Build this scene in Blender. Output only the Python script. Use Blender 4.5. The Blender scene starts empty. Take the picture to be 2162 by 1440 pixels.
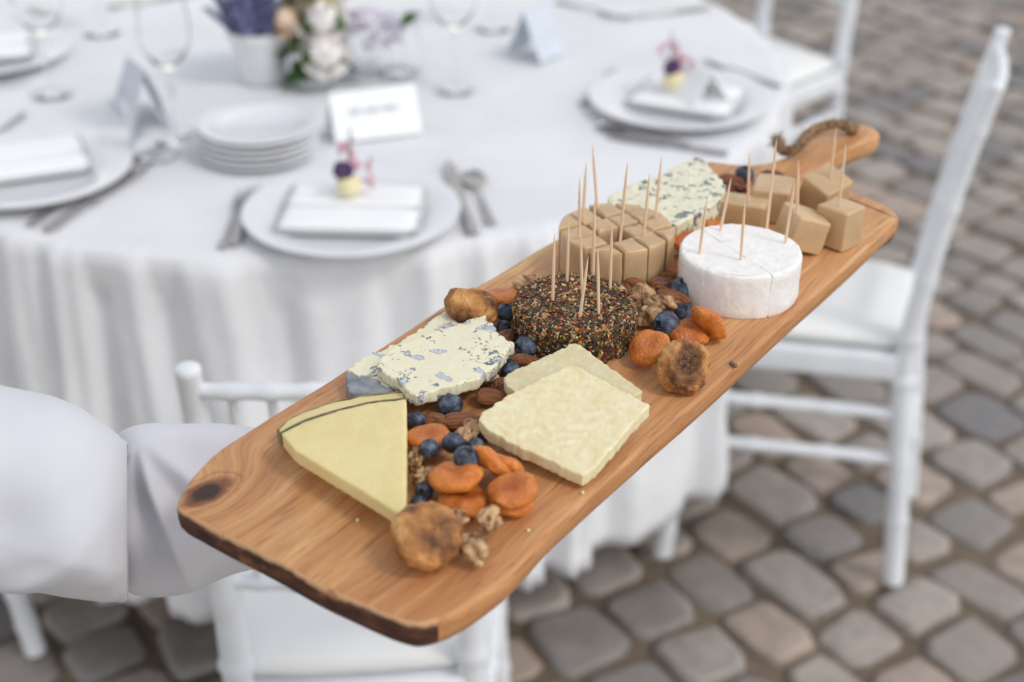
import bpy, bmesh, math, random
from mathutils import Vector, Matrix, noise
random.seed(7)
D = bpy.data
SC = bpy.context.scene
COL = SC.collection

# ------------------------------------------------------------------ camera
FPX, PITCH, CAMH = 3000.0, math.radians(29.8), 1.54      # focal length in photo pixels, tilt, height
cam_d = D.cameras.new('camera'); cam = D.objects.new('camera', cam_d); COL.objects.link(cam)
cam.location = (0, 0, CAMH); cam.rotation_euler = (math.pi/2 - PITCH, 0, 0)
cam_d.sensor_width = 36; cam_d.lens = 36*FPX/2162; cam_d.clip_start = .02; cam_d.clip_end = 400
cam_d.dof.use_dof = True; cam_d.dof.focus_distance = .88; cam_d.dof.aperture_fstop = 4.6
cam_d.dof.aperture_blades = 0
SC.camera = cam
# ------------------------------------------------------------------ sky and sun (bright overcast)
SUN_AZ, SUN_EL = math.radians(122), math.radians(50)      # azimuth from +Y towards +X
w = D.worlds.new('World'); SC.world = w; w.use_nodes = True
nt = w.node_tree; bg = nt.nodes['Background']
sky = nt.nodes.new('ShaderNodeTexSky'); sky.sky_type = 'NISHITA'; sky.sun_disc = False
sky.sun_elevation = SUN_EL; sky.sun_rotation = SUN_AZ; sky.dust_density = .3; sky.air_density = 2.0; sky.ozone_density = 1.0
hs = nt.nodes.new('ShaderNodeHueSaturation'); hs.inputs['Saturation'].default_value = .24
nt.links.new(sky.outputs[0], hs.inputs['Color']); nt.links.new(hs.outputs[0], bg.inputs['Color'])
bg.inputs['Strength'].default_value = .15
sun_d = D.lights.new('sun', 'SUN'); sun = D.objects.new('sun', sun_d); COL.objects.link(sun)
sun_d.energy = .9; sun_d.angle = math.radians(12); sun_d.color = (1, .95, .88)
sv = Vector((math.sin(SUN_AZ)*math.cos(SUN_EL), math.cos(SUN_AZ)*math.cos(SUN_EL), math.sin(SUN_EL)))
sun.rotation_euler = sv.to_track_quat('Z', 'Y').to_euler(); sun.location = (2, 6, 8)
vs = SC.view_settings; vs.view_transform = 'Standard'; vs.look = 'None'; vs.exposure = .24; vs.gamma = 1

# ------------------------------------------------------------------ helpers
CP, SP = math.cos(PITCH), math.sin(PITCH)
def PX(u, v, z):
    """photo pixel -> point on the horizontal plane at height z"""
    x = (u-1081)/FPX; y = -(v-720)/FPX
    d = Vector((x, CP+y*SP, -SP+y*CP)); t = (CAMH-z)/-d.z
    return Vector((0, 0, CAMH)) + d*t
def PXY(u, v, Y):
    """photo pixel -> point on the upright plane at distance Y"""
    x = (u-1081)/FPX; y = -(v-720)/FPX
    d = Vector((x, CP+y*SP, -SP+y*CP))
    return Vector((0, 0, CAMH)) + d*(Y/d.y)
def project(p):
    q = p - Vector((0, 0, CAMH)); dep = q.y*CP-q.z*SP; up = q.y*SP+q.z*CP
    return 1081+FPX*q.x/dep, 720-FPX*up/dep, dep
def lin(r, g, b, k=1.0):
    f = lambda c: (c/255/12.92 if c/255 <= .04045 else ((c/255+.055)/1.055)**2.4)*k
    return (f(r), f(g), f(b), 1)
def tag(o, label=None, cat=None, group=None, kind=None):
    if label: o['label'] = label
    if cat: o['category'] = cat
    if group: o['group'] = group
    if kind: o['kind'] = kind
    return o
def empty(name, loc=(0, 0, 0), rz=0):
    o = D.objects.new(name, None); COL.objects.link(o); o.location = loc; o.rotation_euler = (0, 0, rz)
    o.empty_display_size = .05
    return o
def mobj(name, me, m, parent=None):
    o = D.objects.new(name, me); COL.objects.link(o)
    if m is not None and not me.materials:
        for x in (m if isinstance(m, (list, tuple)) else [m]): me.materials.append(x)
    if parent: o.parent = parent
    return o
def mesh_from(bm, name='mesh', smooth=True, angle=None):
    me = D.meshes.new(name); bmesh.ops.recalc_face_normals(bm, faces=bm.faces); bm.to_mesh(me); bm.free()
    if smooth:
        for p in me.polygons: p.use_smooth = True
        if angle is not None: me.set_sharp_from_angle(angle=math.radians(angle))
    return me
def lathe(bm, prof, n=24, M=None, cap=True):
    M = M or Matrix()
    rings = []
    for r, z in prof:
        if r < 1e-6: rings.append([bm.verts.new(M @ Vector((0, 0, z)))])
        else: rings.append([bm.verts.new(M @ Vector((r*math.cos(2*math.pi*i/n), r*math.sin(2*math.pi*i/n), z))) for i in range(n)])
    for a, b in zip(rings, rings[1:]):
        for i in range(n):
            j = (i+1) % n
            if len(a) == 1 and len(b) == 1: continue
            if len(a) == 1: bm.faces.new((a[0], b[i], b[j]))
            elif len(b) == 1: bm.faces.new((a[i], a[j], b[0]))
            else: bm.faces.new((a[i], a[j], b[j], b[i]))
    if cap:
        if len(rings[0]) > 1: bm.faces.new(rings[0][::-1])
        if len(rings[-1]) > 1: bm.faces.new(rings[-1])
def tube(bm, pts, radii, n=10, cap=True):
    pts = [Vector(p) for p in pts]
    if not isinstance(radii, (list, tuple)): radii = [radii]*len(pts)
    rings = []; prev = None
    for i, p in enumerate(pts):
        t = (pts[min(i+1, len(pts)-1)] - pts[max(i-1, 0)]).normalized()
        if prev is None:
            a = t.orthogonal().normalized()
        else:
            a = (prev - t*prev.dot(t)).normalized()
        prev = a; b = t.cross(a)
        rings.append([bm.verts.new(p + (a*math.cos(2*math.pi*k/n)+b*math.sin(2*math.pi*k/n))*radii[i]) for k in range(n)])
    for A, B in zip(rings, rings[1:]):
        for k in range(n): bm.faces.new((A[k], A[(k+1) % n], B[(k+1) % n], B[k]))
    if cap: bm.faces.new(rings[0][::-1]); bm.faces.new(rings[-1])
def box(bm, c, s, M=None, bev=0, seg=2):
    vs_ = bmesh.ops.create_cube(bm, size=1)['verts']
    for v in vs_:
        v.co = Vector((v.co.x*s[0], v.co.y*s[1], v.co.z*s[2]))
    if bev:
        es = list({e for v in vs_ for e in v.link_edges})
        r = bmesh.ops.bevel(bm, geom=es, offset=bev, segments=seg, affect='EDGES', profile=.6)
        vs_ = list({v for f in r['faces'] for v in f.verts} | {v for v in vs_ if v.is_valid})
    T = Matrix.Translation(Vector(c)); T = (M @ T) if M else T
    for v in vs_: v.co = T @ v.co
def prism(poly, z0, z1, bev=.001, seg=2, zfun=None):
    bm = bmesh.new()
    lo = [bm.verts.new((p[0], p[1], z0)) for p in poly]; hi = [bm.verts.new((p[0], p[1], z1)) for p in poly]
    n = len(poly)
    bm.faces.new(lo[::-1]); bm.faces.new(hi)
    for i in range(n): bm.faces.new((lo[i], lo[(i+1) % n], hi[(i+1) % n], hi[i]))
    bmesh.ops.recalc_face_normals(bm, faces=bm.faces)
    if bev:
        es = [e for e in bm.edges if e.calc_face_angle(0) > .5 or (abs(e.verts[0].co.z-e.verts[1].co.z) < 1e-6)]
        bmesh.ops.bevel(bm, geom=es, offset=bev, segments=seg, affect='EDGES', profile=.6, clamp_overlap=True)
    return bm
def spline(pts, per=6, closed=True):
    out = []; n = len(pts); P = [Vector(p) for p in pts]
    for i in range(n if closed else n-1):
        if closed: a, b, c, d = P[i-1], P[i], P[(i+1) % n], P[(i+2) % n]
        else: a, b, c, d = P[max(i-1, 0)], P[i], P[i+1], P[min(i+2, n-1)]
        for k in range(per):
            t = k/per
            out.append(.5*((2*b)+(c-a)*t+(2*a-5*b+4*c-d)*t*t+(3*b-a-3*c+d)*t**3))
    if not closed: out.append(P[-1])
    return out
def fbm(p, oct=3):
    return noise.fractal(Vector(p), .9, 2.1, oct)

# ------------------------------------------------------------------ materials
class NB:
    def __init__(s, name):
        s.m = D.materials.new(name); s.m.use_nodes = True; s.t = s.m.node_tree; s.b = s.t.nodes['Principled BSDF']
        s.tc = s.t.nodes.new('ShaderNodeTexCoord')
    def n(s, typ, **kw):
        x = s.t.nodes.new('ShaderNode'+typ)
        for k, v in kw.items():
            if k in x.inputs.keys() if isinstance(k, str) else False: x.inputs[k].default_value = v
            else: setattr(x, k, v)
        return x
    def l(s, a, b): s.t.links.new(a, b)
    def coord(s, scale=(1, 1, 1), src='Object', rot=(0, 0, 0)):
        mp = s.n('Mapping'); mp.inputs['Scale'].default_value = scale; mp.inputs['Rotation'].default_value = rot
        s.l(s.tc.outputs[src], mp.inputs['Vector']); return mp.outputs[0]
    def noise(s, vec, scale, detail=4, rough=.55, dist=0):
        x = s.n('TexNoise'); x.inputs['Scale'].default_value = scale; x.inputs['Detail'].default_value = detail
        x.inputs['Roughness'].default_value = rough; x.inputs['Distortion'].default_value = dist
        s.l(vec, x.inputs['Vector']); return x.outputs['Fac']
    def ramp(s, fac, stops, interp='LINEAR'):
        x = s.n('ValToRGB'); cr = x.color_ramp; cr.interpolation = interp
        while len(cr.elements) < len(stops): cr.elements.new(.5)
        for e, (p, c) in zip(cr.elements, stops):
            e.position = p; e.color = c if len(c) == 4 else (*c, 1)
        s.l(fac, x.inputs[0]); return x.outputs[0]
    def mix(s, fac, a, b, mode='MIX'):
        x = s.n('MixRGB'); x.blend_type = mode
        for v, i in ((fac, 0), (a, 1), (b, 2)):
            if hasattr(v, 'is_linked'): s.l(v, x.inputs[i])
            else: x.inputs[i].default_value = v
        return x.outputs[0]
    def math(s, op, a, b=0):
        x = s.n('Math'); x.operation = op
        for v, i in ((a, 0), (b, 1)):
            if hasattr(v, 'is_linked'): s.l(v, x.inputs[i])
            else: x.inputs[i].default_value = v
        return x.outputs[0]
    def col(s, c):
        if hasattr(c, 'is_linked'): s.l(c, s.b.inputs['Base Color'])
        else: s.b.inputs['Base Color'].default_value = c
    def bump(s, h, strength=.3, dist=.001):
        x = s.n('Bump'); x.inputs['Strength'].default_value = strength; x.inputs['Distance'].default_value = dist
        s.l(h, x.inputs['Height']); s.l(x.outputs[0], s.b.inputs['Normal'])
    def set(s, **kw):
        for k, v in kw.items():
            i = s.b.inputs[k.replace('_', ' ')]
            if hasattr(v, 'is_linked'): s.l(v, i)
            else: i.default_value = v
def simple(name, c1, c2, scale=20, rough=.6, bump=0, bscale=None, bdist=.001, sss=0, sssr=(.01, .006, .003), det=4, spec=.5, lo=.35, hi=.65, stretch=(1, 1, 1), rnd=0):
    b = NB(name); v = b.coord(stretch)
    if rnd:
        oi = b.n('ObjectInfo'); ad = b.n('VectorMath'); ad.operation = 'ADD'
        sc = b.n('VectorMath'); sc.operation = 'SCALE'; sc.inputs['Scale'].default_value = 7
        cb = b.n('CombineXYZ'); b.l(oi.outputs['Random'], cb.inputs[0]); b.l(oi.outputs['Random'], cb.inputs[1])
        b.l(cb.outputs[0], sc.inputs[0]); b.l(v, ad.inputs[0]); b.l(sc.outputs[0], ad.inputs[1]); v = ad.outputs[0]
    c = b.ramp(b.noise(v, scale, det), [(lo, c1), (hi, c2)])
    if rnd:
        k = b.math('ADD', b.math('MULTIPLY', oi.outputs['Random'], rnd), 1-rnd/2)
        hv = b.n('HueSaturation'); b.l(c, hv.inputs['Color']); b.l(k, hv.inputs['Value']); c = hv.outputs[0]
    b.col(c); b.set(Roughness=rough, Specular_IOR_Level=spec)
    if bump: b.bump(b.noise(v, bscale or scale*4, 5), bump, bdist)
    if sss:
        b.set(Subsurface_Weight=sss, Subsurface_Radius=sssr, Subsurface_Scale=.5)
    return b.m

def wood_material():
    b = NB('acacia_wood')
    v = b.coord((1, 1, 1))
    # slow warp, then long streaks along local X (the board's length)
    wn = b.n('TexNoise'); wn.inputs['Scale'].default_value = 7; wn.inputs['Detail'].default_value = 2; b.l(v, wn.inputs['Vector'])
    sub = b.n('VectorMath'); sub.operation = 'SUBTRACT'; b.l(wn.outputs['Color'], sub.inputs[0]); sub.inputs[1].default_value = (.5, .5, .5)
    sc = b.n('VectorMath'); sc.operation = 'SCALE'; sc.inputs['Scale'].default_value = .022; b.l(sub.outputs[0], sc.inputs[0])
    ad = b.n('VectorMath'); ad.operation = 'ADD'; b.l(v, ad.inputs[0]); b.l(sc.outputs[0], ad.inputs[1])
    # swirl of the grain round the knot
    kn = b.n('VectorMath'); kn.operation = 'DISTANCE'; b.l(v, kn.inputs[0]); kn.inputs[1].default_value = KNOT
    kd = kn.outputs['Value']
    pull = b.math('MULTIPLY', b.ramp(kd, [(0, (1, 1, 1)), (.05, (0, 0, 0))], 'EASE'), .03)
    cb = b.n('CombineXYZ'); b.l(pull, cb.inputs[1])
    ad2 = b.n('VectorMath'); ad2.operation = 'ADD'; b.l(ad.outputs[0], ad2.inputs[0]); b.l(cb.outputs[0], ad2.inputs[1])
    def stretch(s):
        mp = b.n('Mapping'); mp.inputs['Scale'].default_value = s; b.l(ad2.outputs[0], mp.inputs['Vector']); return mp.outputs[0]
    broad = b.noise(stretch((1.3, 17, 17)), 1.7, 4, .6)
    mid = b.noise(stretch((3.2, 75, 60)), 1.6, 5, .65)
    fine = b.noise(stretch((8, 260, 200)), 1.5, 5, .7)
    pores = b.noise(stretch((30, 560, 460)), 1, 2, .5)
    c = b.ramp(broad, [(.25, lin(154, 100, 60)), (.40, lin(190, 134, 86)), (.52, lin(204, 151, 100)), (.64, lin(220, 174, 122)), (.8, lin(192, 134, 86))])
    c = b.mix(b.ramp(mid, [(.38, (.4, .4, .4)), (.52, (0, 0, 0))]), c, lin(164, 104, 66))
    c = b.mix(b.ramp(mid, [(.56, (0, 0, 0)), (.72, (.4, .4, .4))]), c, lin(228, 190, 148))
    c = b.mix(b.ramp(fine, [(.48, (0, 0, 0)), (.66, (.5, .5, .5))]), c, lin(150, 94, 58))
    c = b.mix(b.ramp(pores, [(.60, (0, 0, 0)), (.70, (.5, .5, .5))]), c, lin(112, 64, 38))
    # knot: dark elliptical eye with a reddish halo
    mpk = b.n('Mapping'); mpk.inputs['Location'].default_value = (-KNOT[0]*34, -KNOT[1]*54, -KNOT[2]*54); mpk.inputs['Scale'].default_value = (34, 54, 54)
    b.l(ad.outputs[0], mpk.inputs['Vector'])
    ln = b.n('VectorMath'); ln.operation = 'LENGTH'; b.l(mpk.outputs[0], ln.inputs[0])
    kk = b.math('ADD', ln.outputs['Value'], b.math('MULTIPLY', b.noise(v, 90, 4), .35))
    eye = b.ramp(kk, [(.14, lin(120, 78, 52)), (.24, lin(50, 26, 18)), (.46, lin(56, 30, 18)), (.58, lin(120, 70, 42)), (.66, lin(84, 46, 28)), (.8, lin(156, 100, 60))])
    c = b.mix(b.ramp(kk, [(.58, (1, 1, 1)), (.86, (0, 0, 0))]), c, eye)
    rg = b.math('SINE', b.math('MULTIPLY', kk, 22), 0)
    halo = b.ramp(kk, [(.75, (.0, .0, .0)), (.9, (.45, .45, .45)), (1, (.0, .0, .0))])
    c = b.mix(b.math('MULTIPLY', halo, b.math('GREATER_THAN', rg, .2)), c, lin(128, 72, 40))
    b.col(c)
    b.set(Roughness=b.math('ADD', b.math('MULTIPLY', fine, .25), .34), Specular_IOR_Level=.45)
    h = b.math('ADD', b.math('MULTIPLY', fine, .6), pores)
    b.bump(h, .22, .0006)
    return b.m
def bark_material():
    b = NB('bark_edge'); v = b.coord((1, 1, 1))
    n1 = b.noise(v, 38, 5, .6); n2 = b.noise(b.coord((60, 60, 240)), 1, 4)
    c = b.ramp(n2, [(.3, lin(48, 26, 20)), (.55, lin(84, 48, 34)), (.75, lin(118, 76, 54))])
    sep = b.n('SeparateXYZ'); b.l(v, sep.inputs[0])
    # bark worn off towards the upper rim, in patches
    zz = b.math('ADD', b.math('MULTIPLY', sep.outputs[2], 70), b.math('ADD', b.math('MULTIPLY', n1, .7), .68))
    c = b.mix(b.ramp(zz, [(.78, (0, 0, 0)), (.93, (1, 1, 1))]), c, lin(196, 152, 112))
    c = b.mix(b.ramp(n1, [(.62, (0, 0, 0)), (.68, (.7, .7, .7))]), c, lin(150, 96, 64))
    b.col(c); b.set(Roughness=.7); b.bump(n1, .5, .002); return b.m

MT = {}
MT['linen'] = simple('white_linen', lin(220, 220, 223), lin(228, 228, 231), 6, .85, .5, 26, .006)
MT['shirt'] = None
def fabric(name, c, weave=900, b1=.25):
    b = NB(name); v = b.coord()
    wx = b.n('TexWave'); wx.inputs['Scale'].default_value = weave; wx.bands_direction = 'X'; b.l(v, wx.inputs['Vector'])
    wz = b.n('TexWave'); wz.inputs['Scale'].default_value = weave; wz.bands_direction = 'Z'; b.l(v, wz.inputs['Vector'])
    h = b.math('ADD', wx.outputs['Fac'], wz.outputs['Fac'])
    b.col(b.ramp(b.noise(v, 9, 3), [(.3, c), (.7, tuple(min(1, x*1.05) for x in c[:3])+(1,))]))
    b.set(Roughness=.9, Sheen_Weight=.15, Specular_IOR_Level=.2)
    h2 = b.math('ADD', b.math('MULTIPLY', h, .15), b.noise(v, 60, 4)); b.bump(h2, b1, .0012); return b.m
MT['shirt'] = fabric('shirt_cotton', lin(204, 204, 211))
MT['chair'] = simple('white_chair_lacquer', lin(222, 225, 231), lin(232, 234, 238), 14, .38, .08, 60, .001)
MT['cushion'] = fabric('cushion_cloth', lin(232, 231, 230), 700)
MT['porcelain'] = simple('porcelain', lin(222, 222, 226), lin(228, 228, 231), 5, .12)
MT['napkin'] = fabric('napkin_cloth', lin(238, 238, 240), 800)
MT['silver'] = (lambda b: (b.col((.52, .48, .47, 1)), b.set(Metallic=1.0, Roughness=.09), b.m)[-1])(NB('silver_cutlery'))
def glassm():
    b = NB('clear_glass'); b.col((1, 1, 1, 1)); b.set(Transmission_Weight=1.0, Roughness=0.0, IOR=1.22); return b.m
MT['glass'] = glassm()
MT['card'] = simple('card_paper', lin(238, 240, 242), lin(243, 244, 246), 40, .8)
MT['card_blue'] = simple('grey_blue_card', lin(196, 202, 214), lin(206, 212, 222), 40, .8)
MT['ink'] = simple('ink', lin(70, 74, 84), lin(90, 94, 104), 40, .8)
MT['pick'] = simple('birch_pick', lin(236, 206, 176), lin(214, 176, 144), 60, .7, .3, 400, .0003, stretch=(1, 1, .06))
MT['rope'] = simple('jute', lin(96, 72, 52), lin(172, 138, 104), 260, .95, .8, 500, .002)
MT['hard_cheese'] = simple('hard_cheese', lin(218, 199, 140), lin(226, 209, 154), 30, .34, .06, 300, .0006, sss=.4, sssr=(.02, .013, .006), rnd=.02)
MT['rind'] = simple('cheese_rind', lin(176, 152, 108), lin(120, 96, 66), 120, .7, .4, 260, .001)
MT['rind_dark'] = simple('dark_rind_skin', lin(96, 82, 70), lin(138, 120, 96), 160, .7, .4, 260, .001)
def parm(name, k):
    b = NB(name); v = b.coord()
    n1 = b.noise(v, 120, 5, .6); n2 = b.noise(v, 420, 4)
    c = b.ramp(n1, [(.3, lin(228, 212, 166, k)), (.5, lin(232, 219, 178, k)), (.72, lin(238, 229, 198, k))])
    b.col(c); b.set(Roughness=.55, Subsurface_Weight=.25, Subsurface_Radius=(.015, .011, .006), Subsurface_Scale=.5)
    b.bump(b.math('ADD', n1, b.math('MULTIPLY', n2, .4)), .28, .0009); return b.m
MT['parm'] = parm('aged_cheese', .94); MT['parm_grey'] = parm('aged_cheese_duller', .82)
MT['tan_cheese'] = simple('tan_cheese', lin(190, 160, 123), lin(201, 172, 134), 60, .36, .2, 300, .0009, sss=.5, sssr=(.02, .011, .006), rnd=.08)
MT['white_cheese'] = simple('white_rind_cheese', lin(236, 231, 228), lin(244, 241, 239), 130, .6, .4, 240, .0016, sss=.1, sssr=(.006, .006, .005))
def bluecheese(name, density, scale, cream, spots):
    b = NB(name); v = b.coord()
    wn = b.n('TexNoise'); wn.inputs['Scale'].default_value = scale*1.5; wn.inputs['Detail'].default_value = 3; b.l(v, wn.inputs['Vector'])
    mx = b.mix(.02, v, wn.outputs['Color'])
    n1 = b.noise(mx, scale, 1, .4); n2 = b.noise(mx, scale*2.6, 2, .5); n3 = b.noise(v, scale*.45, 2)
    c = b.ramp(b.noise(v, 25, 3), [(.3, cream), (.7, tuple(min(1, x*1.06) for x in cream[:3])+(1,))])
    d = density
    # open holes: thin dark rim, pale lilac mould inside
    c = b.mix(b.ramp(n1, [(d-.02, (0, 0, 0)), (d-.006, (.9, .9, .9)), (1, (.95, .95, .95))]), c,
              b.ramp(n1, [(d-.01, lin(92, 98, 104)), (d+.006, lin(104, 108, 124)), (d+.016, lin(196, 198, 212)), (d+.09, lin(176, 182, 200))]))
    # blue-green specks, gathered in drifts
    k = b.math('ADD', n2, b.math('MULTIPLY', b.math('SUBTRACT', n3, .5), .5))
    c = b.mix(b.ramp(k, [(spots, (0, 0, 0)), (spots+.03, (.55, .55, .55)), (spots+.09, (.95, .95, .95))]), c, b.ramp(b.noise(v, scale*5, 2), [(.35, lin(58, 68, 80)), (.65, lin(112, 128, 132))]))
    b.col(c); b.set(Roughness=.42, Subsurface_Weight=.2, Subsurface_Radius=(.012, .010, .007), Subsurface_Scale=.5)
    b.bump(b.math('SUBTRACT', b.math('MULTIPLY', b.noise(v, 240, 4), .6), b.math('MULTIPLY', b.ramp(n1, [(d-.02, (0, 0, 0)), (d+.02, (1, 1, 1))]), .8)), .4, .0012)
    return b.m
MT['blue_soft'] = bluecheese('soft_blue_cheese', .63, 70, lin(228, 221, 193), .66)
MT['blue_hard'] = bluecheese('veined_blue_cheese', .70, 58, lin(224, 219, 193), .555)
MT['blue_rind'] = simple('grey_mould_rind', lin(112, 118, 128), lin(150, 152, 158), 140, .8, .5, 240, .0012)
def berry():
    b = NB('blueberry_skin'); v = b.coord()
    oi = b.n('ObjectInfo'); ad = b.n('VectorMath'); ad.operation = 'ADD'; cb = b.n('CombineXYZ')
    b.l(b.math('MULTIPLY', oi.outputs['Random'], 3), cb.inputs[0]); b.l(v, ad.inputs[0]); b.l(cb.outputs[0], ad.inputs[1]); v = ad.outputs[0]
    n1 = b.noise(v, 1.5, 5, .62, .5)
    k = b.math('ADD', n1, b.math('MULTIPLY', b.math('SUBTRACT', oi.outputs['Random'], .5), .16))
    b.col(b.ramp(k, [(.32, lin(30, 33, 44)), (.5, lin(52, 60, 78)), (.64, lin(92, 104, 124)), (.8, lin(128, 138, 154))]))
    b.set(Roughness=.42, Specular_IOR_Level=.5); b.bump(b.noise(v, 4, 3), .15, .06); return b.m
MT['berry'] = berry()
MT['berry_dark'] = simple('blueberry_calyx', lin(24, 24, 32), lin(44, 46, 58), 300, .8)
MT['almond'] = simple('almond_skin', lin(112, 62, 36), lin(186, 122, 80), 7, .5, .6, 12, .06, stretch=(.12, 1, 1), lo=.32, hi=.68, rnd=.2)
MT['walnut'] = simple('walnut_skin', lin(116, 72, 42), lin(222, 182, 134), 1.8, .36, .4, 12, .04, lo=.36, hi=.62, rnd=.15)
MT['pecan'] = simple('pecan_skin', lin(92, 44, 26), lin(140, 76, 48), 3, .45, .5, 12, .05, rnd=.1)
def apricotm():
    b = NB('dried_apricot'); v = b.coord(); oi = b.n('ObjectInfo')
    cb = b.n('CombineXYZ'); b.l(b.math('MULTIPLY', oi.outputs['Random'], 30), cb.inputs[0])
    ad = b.n('VectorMath'); ad.operation = 'ADD'; b.l(v, ad.inputs[0]); b.l(cb.outputs[0], ad.inputs[1]); q = ad.outputs[0]
    n1 = b.noise(q, 1.6, 4, .6); n2 = b.noise(q, 7, 4)
    at = b.n('Attribute'); at.attribute_name = 'middle'
    c = b.ramp(n1, [(.3, lin(194, 106, 42)), (.55, lin(217, 133, 57)), (.75, lin(228, 153, 80))])
    c = b.mix(b.math('MULTIPLY', at.outputs['Fac'], b.math('ADD', b.math('MULTIPLY', n2, .7), .25)), c, lin(160, 74, 34))
    hv = b.n('HueSaturation'); b.l(c, hv.inputs['Color']); b.l(b.math('ADD', b.math('MULTIPLY', oi.outputs['Random'], .16), .9), hv.inputs['Value']); b.col(hv.outputs[0])
    b.set(Roughness=.26, Subsurface_Weight=.4, Subsurface_Radius=(.012, .004, .001), Subsurface_Scale=.5, Specular_IOR_Level=.45)
    b.bump(b.math('ADD', n2, b.math('MULTIPLY', n1, 1.2)), .32, .07); return b.m
MT['apricot'] = apricotm()
def figm():
    b = NB('dried_fig'); v = b.coord()
    n1 = b.noise(v, 1.1, 3, .5); n2 = b.noise(v, 6, 3)
    c = b.ramp(n1, [(.34, lin(96, 58, 34)), (.48, lin(158, 104, 58)), (.6, lin(204, 144, 80)), (.72, lin(214, 166, 108))])
    at = b.n('Attribute'); at.attribute_name = 'pit'
    c = b.mix(at.outputs['Fac'], c, b.ramp(b.noise(v, 9, 3), [(.4, lin(58, 36, 24)), (.6, lin(122, 84, 54))]))
    b.col(c); b.set(Roughness=.65, Subsurface_Weight=.15, Subsurface_Radius=(.01, .005, .002), Subsurface_Scale=.5)
    b.bump(n2, .35, .05); return b.m
MT['fig'] = figm()
def flakem():
    b = NB('spice_flakes'); at = b.n('Attribute'); at.attribute_name = 'flake_colour'
    b.col(at.outputs['Color']); b.set(Roughness=.65); return b.m
MT['flake'] = flakem()
MT['herb_cheese'] = simple('herb_cheese_paste', lin(70, 54, 36), lin(104, 82, 52), 200, .7, .6, 300, .002)
def stonem():
    b = NB('granite_sett'); v = b.coord(); oi = b.n('ObjectInfo')
    at = b.n('Attribute'); at.attribute_name = 'tint'
    cb = b.n('CombineXYZ'); b.l(b.math('MULTIPLY', oi.outputs['Random'], 20), cb.inputs[0])
    ad = b.n('VectorMath'); ad.operation = 'ADD'; b.l(v, ad.inputs[0]); b.l(cb.outputs[0], ad.inputs[1]); v = ad.outputs[0]
    rnd = b.math('FRACT', b.math('ADD', oi.outputs['Random'], at.outputs['Fac']))
    c = b.ramp(rnd, [(0, lin(134, 128, 125)), (.2, lin(155, 146, 140)), (.42, lin(167, 156, 148)), (.6, lin(148, 137, 130)), (.78, lin(170, 151, 139)), (.9, lin(112, 111, 115)), (1, lin(154, 141, 131))], 'CONSTANT')
    n1 = b.noise(v, 3.2, 5, .65); n2 = b.noise(v, 18, 4, .65)
    c = b.mix(b.ramp(n1, [(.42, (0, 0, 0)), (.68, (.75, .75, .75))]), c, lin(128, 118, 110))
    c = b.mix(b.ramp(n2, [(.45, (0, 0, 0)), (.75, (.35, .35, .35))]), c, lin(188, 180, 172))
    b.col(c); b.set(Roughness=.7); b.bump(b.math('ADD', n1, b.math('MULTIPLY', n2, .4)), .5, .006); return b.m
MT['stone'] = stonem()
def groundm():
    b = NB('sandy_joint'); v = b.coord()
    n1 = b.noise(v, 5, 5, .6); n2 = b.noise(v, 120, 4, .7)
    c = b.ramp(n1, [(.3, lin(106, 92, 78)), (.55, lin(128, 112, 96)), (.72, lin(104, 96, 74))])
    c = b.mix(b.ramp(n2, [(.4, (0, 0, 0)), (.7, (.5, .5, .5))]), c, lin(80, 66, 54))
    # paving carries on beyond the stones that are built
    vo = b.n('TexVoronoi'); vo.feature = 'DISTANCE_TO_EDGE'; vo.inputs['Scale'].default_value = 7.5; vo.inputs['Randomness'].default_value = .55; b.l(v, vo.inputs['Vector'])
    vc = b.n('TexVoronoi'); vc.inputs['Scale'].default_value = 7.5; vc.inputs['Randomness'].default_value = .55; b.l(v, vc.inputs['Vector'])
    st = b.ramp(vc.outputs['Color'], [(.2, lin(134, 128, 125)), (.5, lin(170, 160, 153)), (.8, lin(152, 142, 134))])
    sp = b.n('SeparateXYZ'); b.l(v, sp.inputs[0])
    far = b.math('MAXIMUM', b.math('SUBTRACT', b.math('ABSOLUTE', b.math('SUBTRACT', sp.outputs[0], .8)), 2.75), b.math('SUBTRACT', b.math('ABSOLUTE', b.math('SUBTRACT', sp.outputs[1], 3.9)), 3.25))
    k = b.math('MULTIPLY', b.math('GREATER_THAN', far, 0), b.math('GREATER_THAN', vo.outputs['Distance'], .09))
    c = b.mix(k, c, st)
    b.col(c); b.set(Roughness=.95); b.bump(n2, .7, .006); return b.m
MT['ground'] = groundm()
MT['leaf'] = simple('green_leaf', lin(40, 72, 30), lin(84, 114, 50), 60, .5)
MT['lavender'] = simple('lavender_bloom', lin(84, 88, 128), lin(142, 146, 182), 90, .8, rnd=.25)
MT['rose_white'] = simple('white_petal', lin(232, 226, 224), lin(242, 238, 236), 40, .6, sss=.2)
MT['rose_peach'] = simple('peach_petal', lin(232, 202, 176), lin(240, 216, 192), 40, .6, sss=.2)
MT['rose_cream'] = simple('cream_petal', lin(236, 220, 178), lin(242, 230, 196), 40, .6, sss=.2)
MT['lilac'] = simple('lilac_petal', lin(200, 193, 212), lin(222, 216, 228), 90, .7, rnd=.1)
MT['pink'] = simple('pink_petal', lin(206, 142, 164), lin(226, 178, 192), 90, .7, rnd=.2)
MT['violet'] = simple('violet_petal', lin(58, 38, 76), lin(84, 56, 98), 90, .7)
MT['creambud'] = simple('cream_bud', lin(226, 214, 170), lin(236, 226, 190), 60, .7)
MT['skin'] = simple('skin', lin(206, 158, 132), lin(216, 170, 144), 20, .5, sss=.2)
MT['trousers'] = simple('dark_trousers', lin(38, 40, 46), lin(48, 50, 56), 60, .9)
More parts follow.
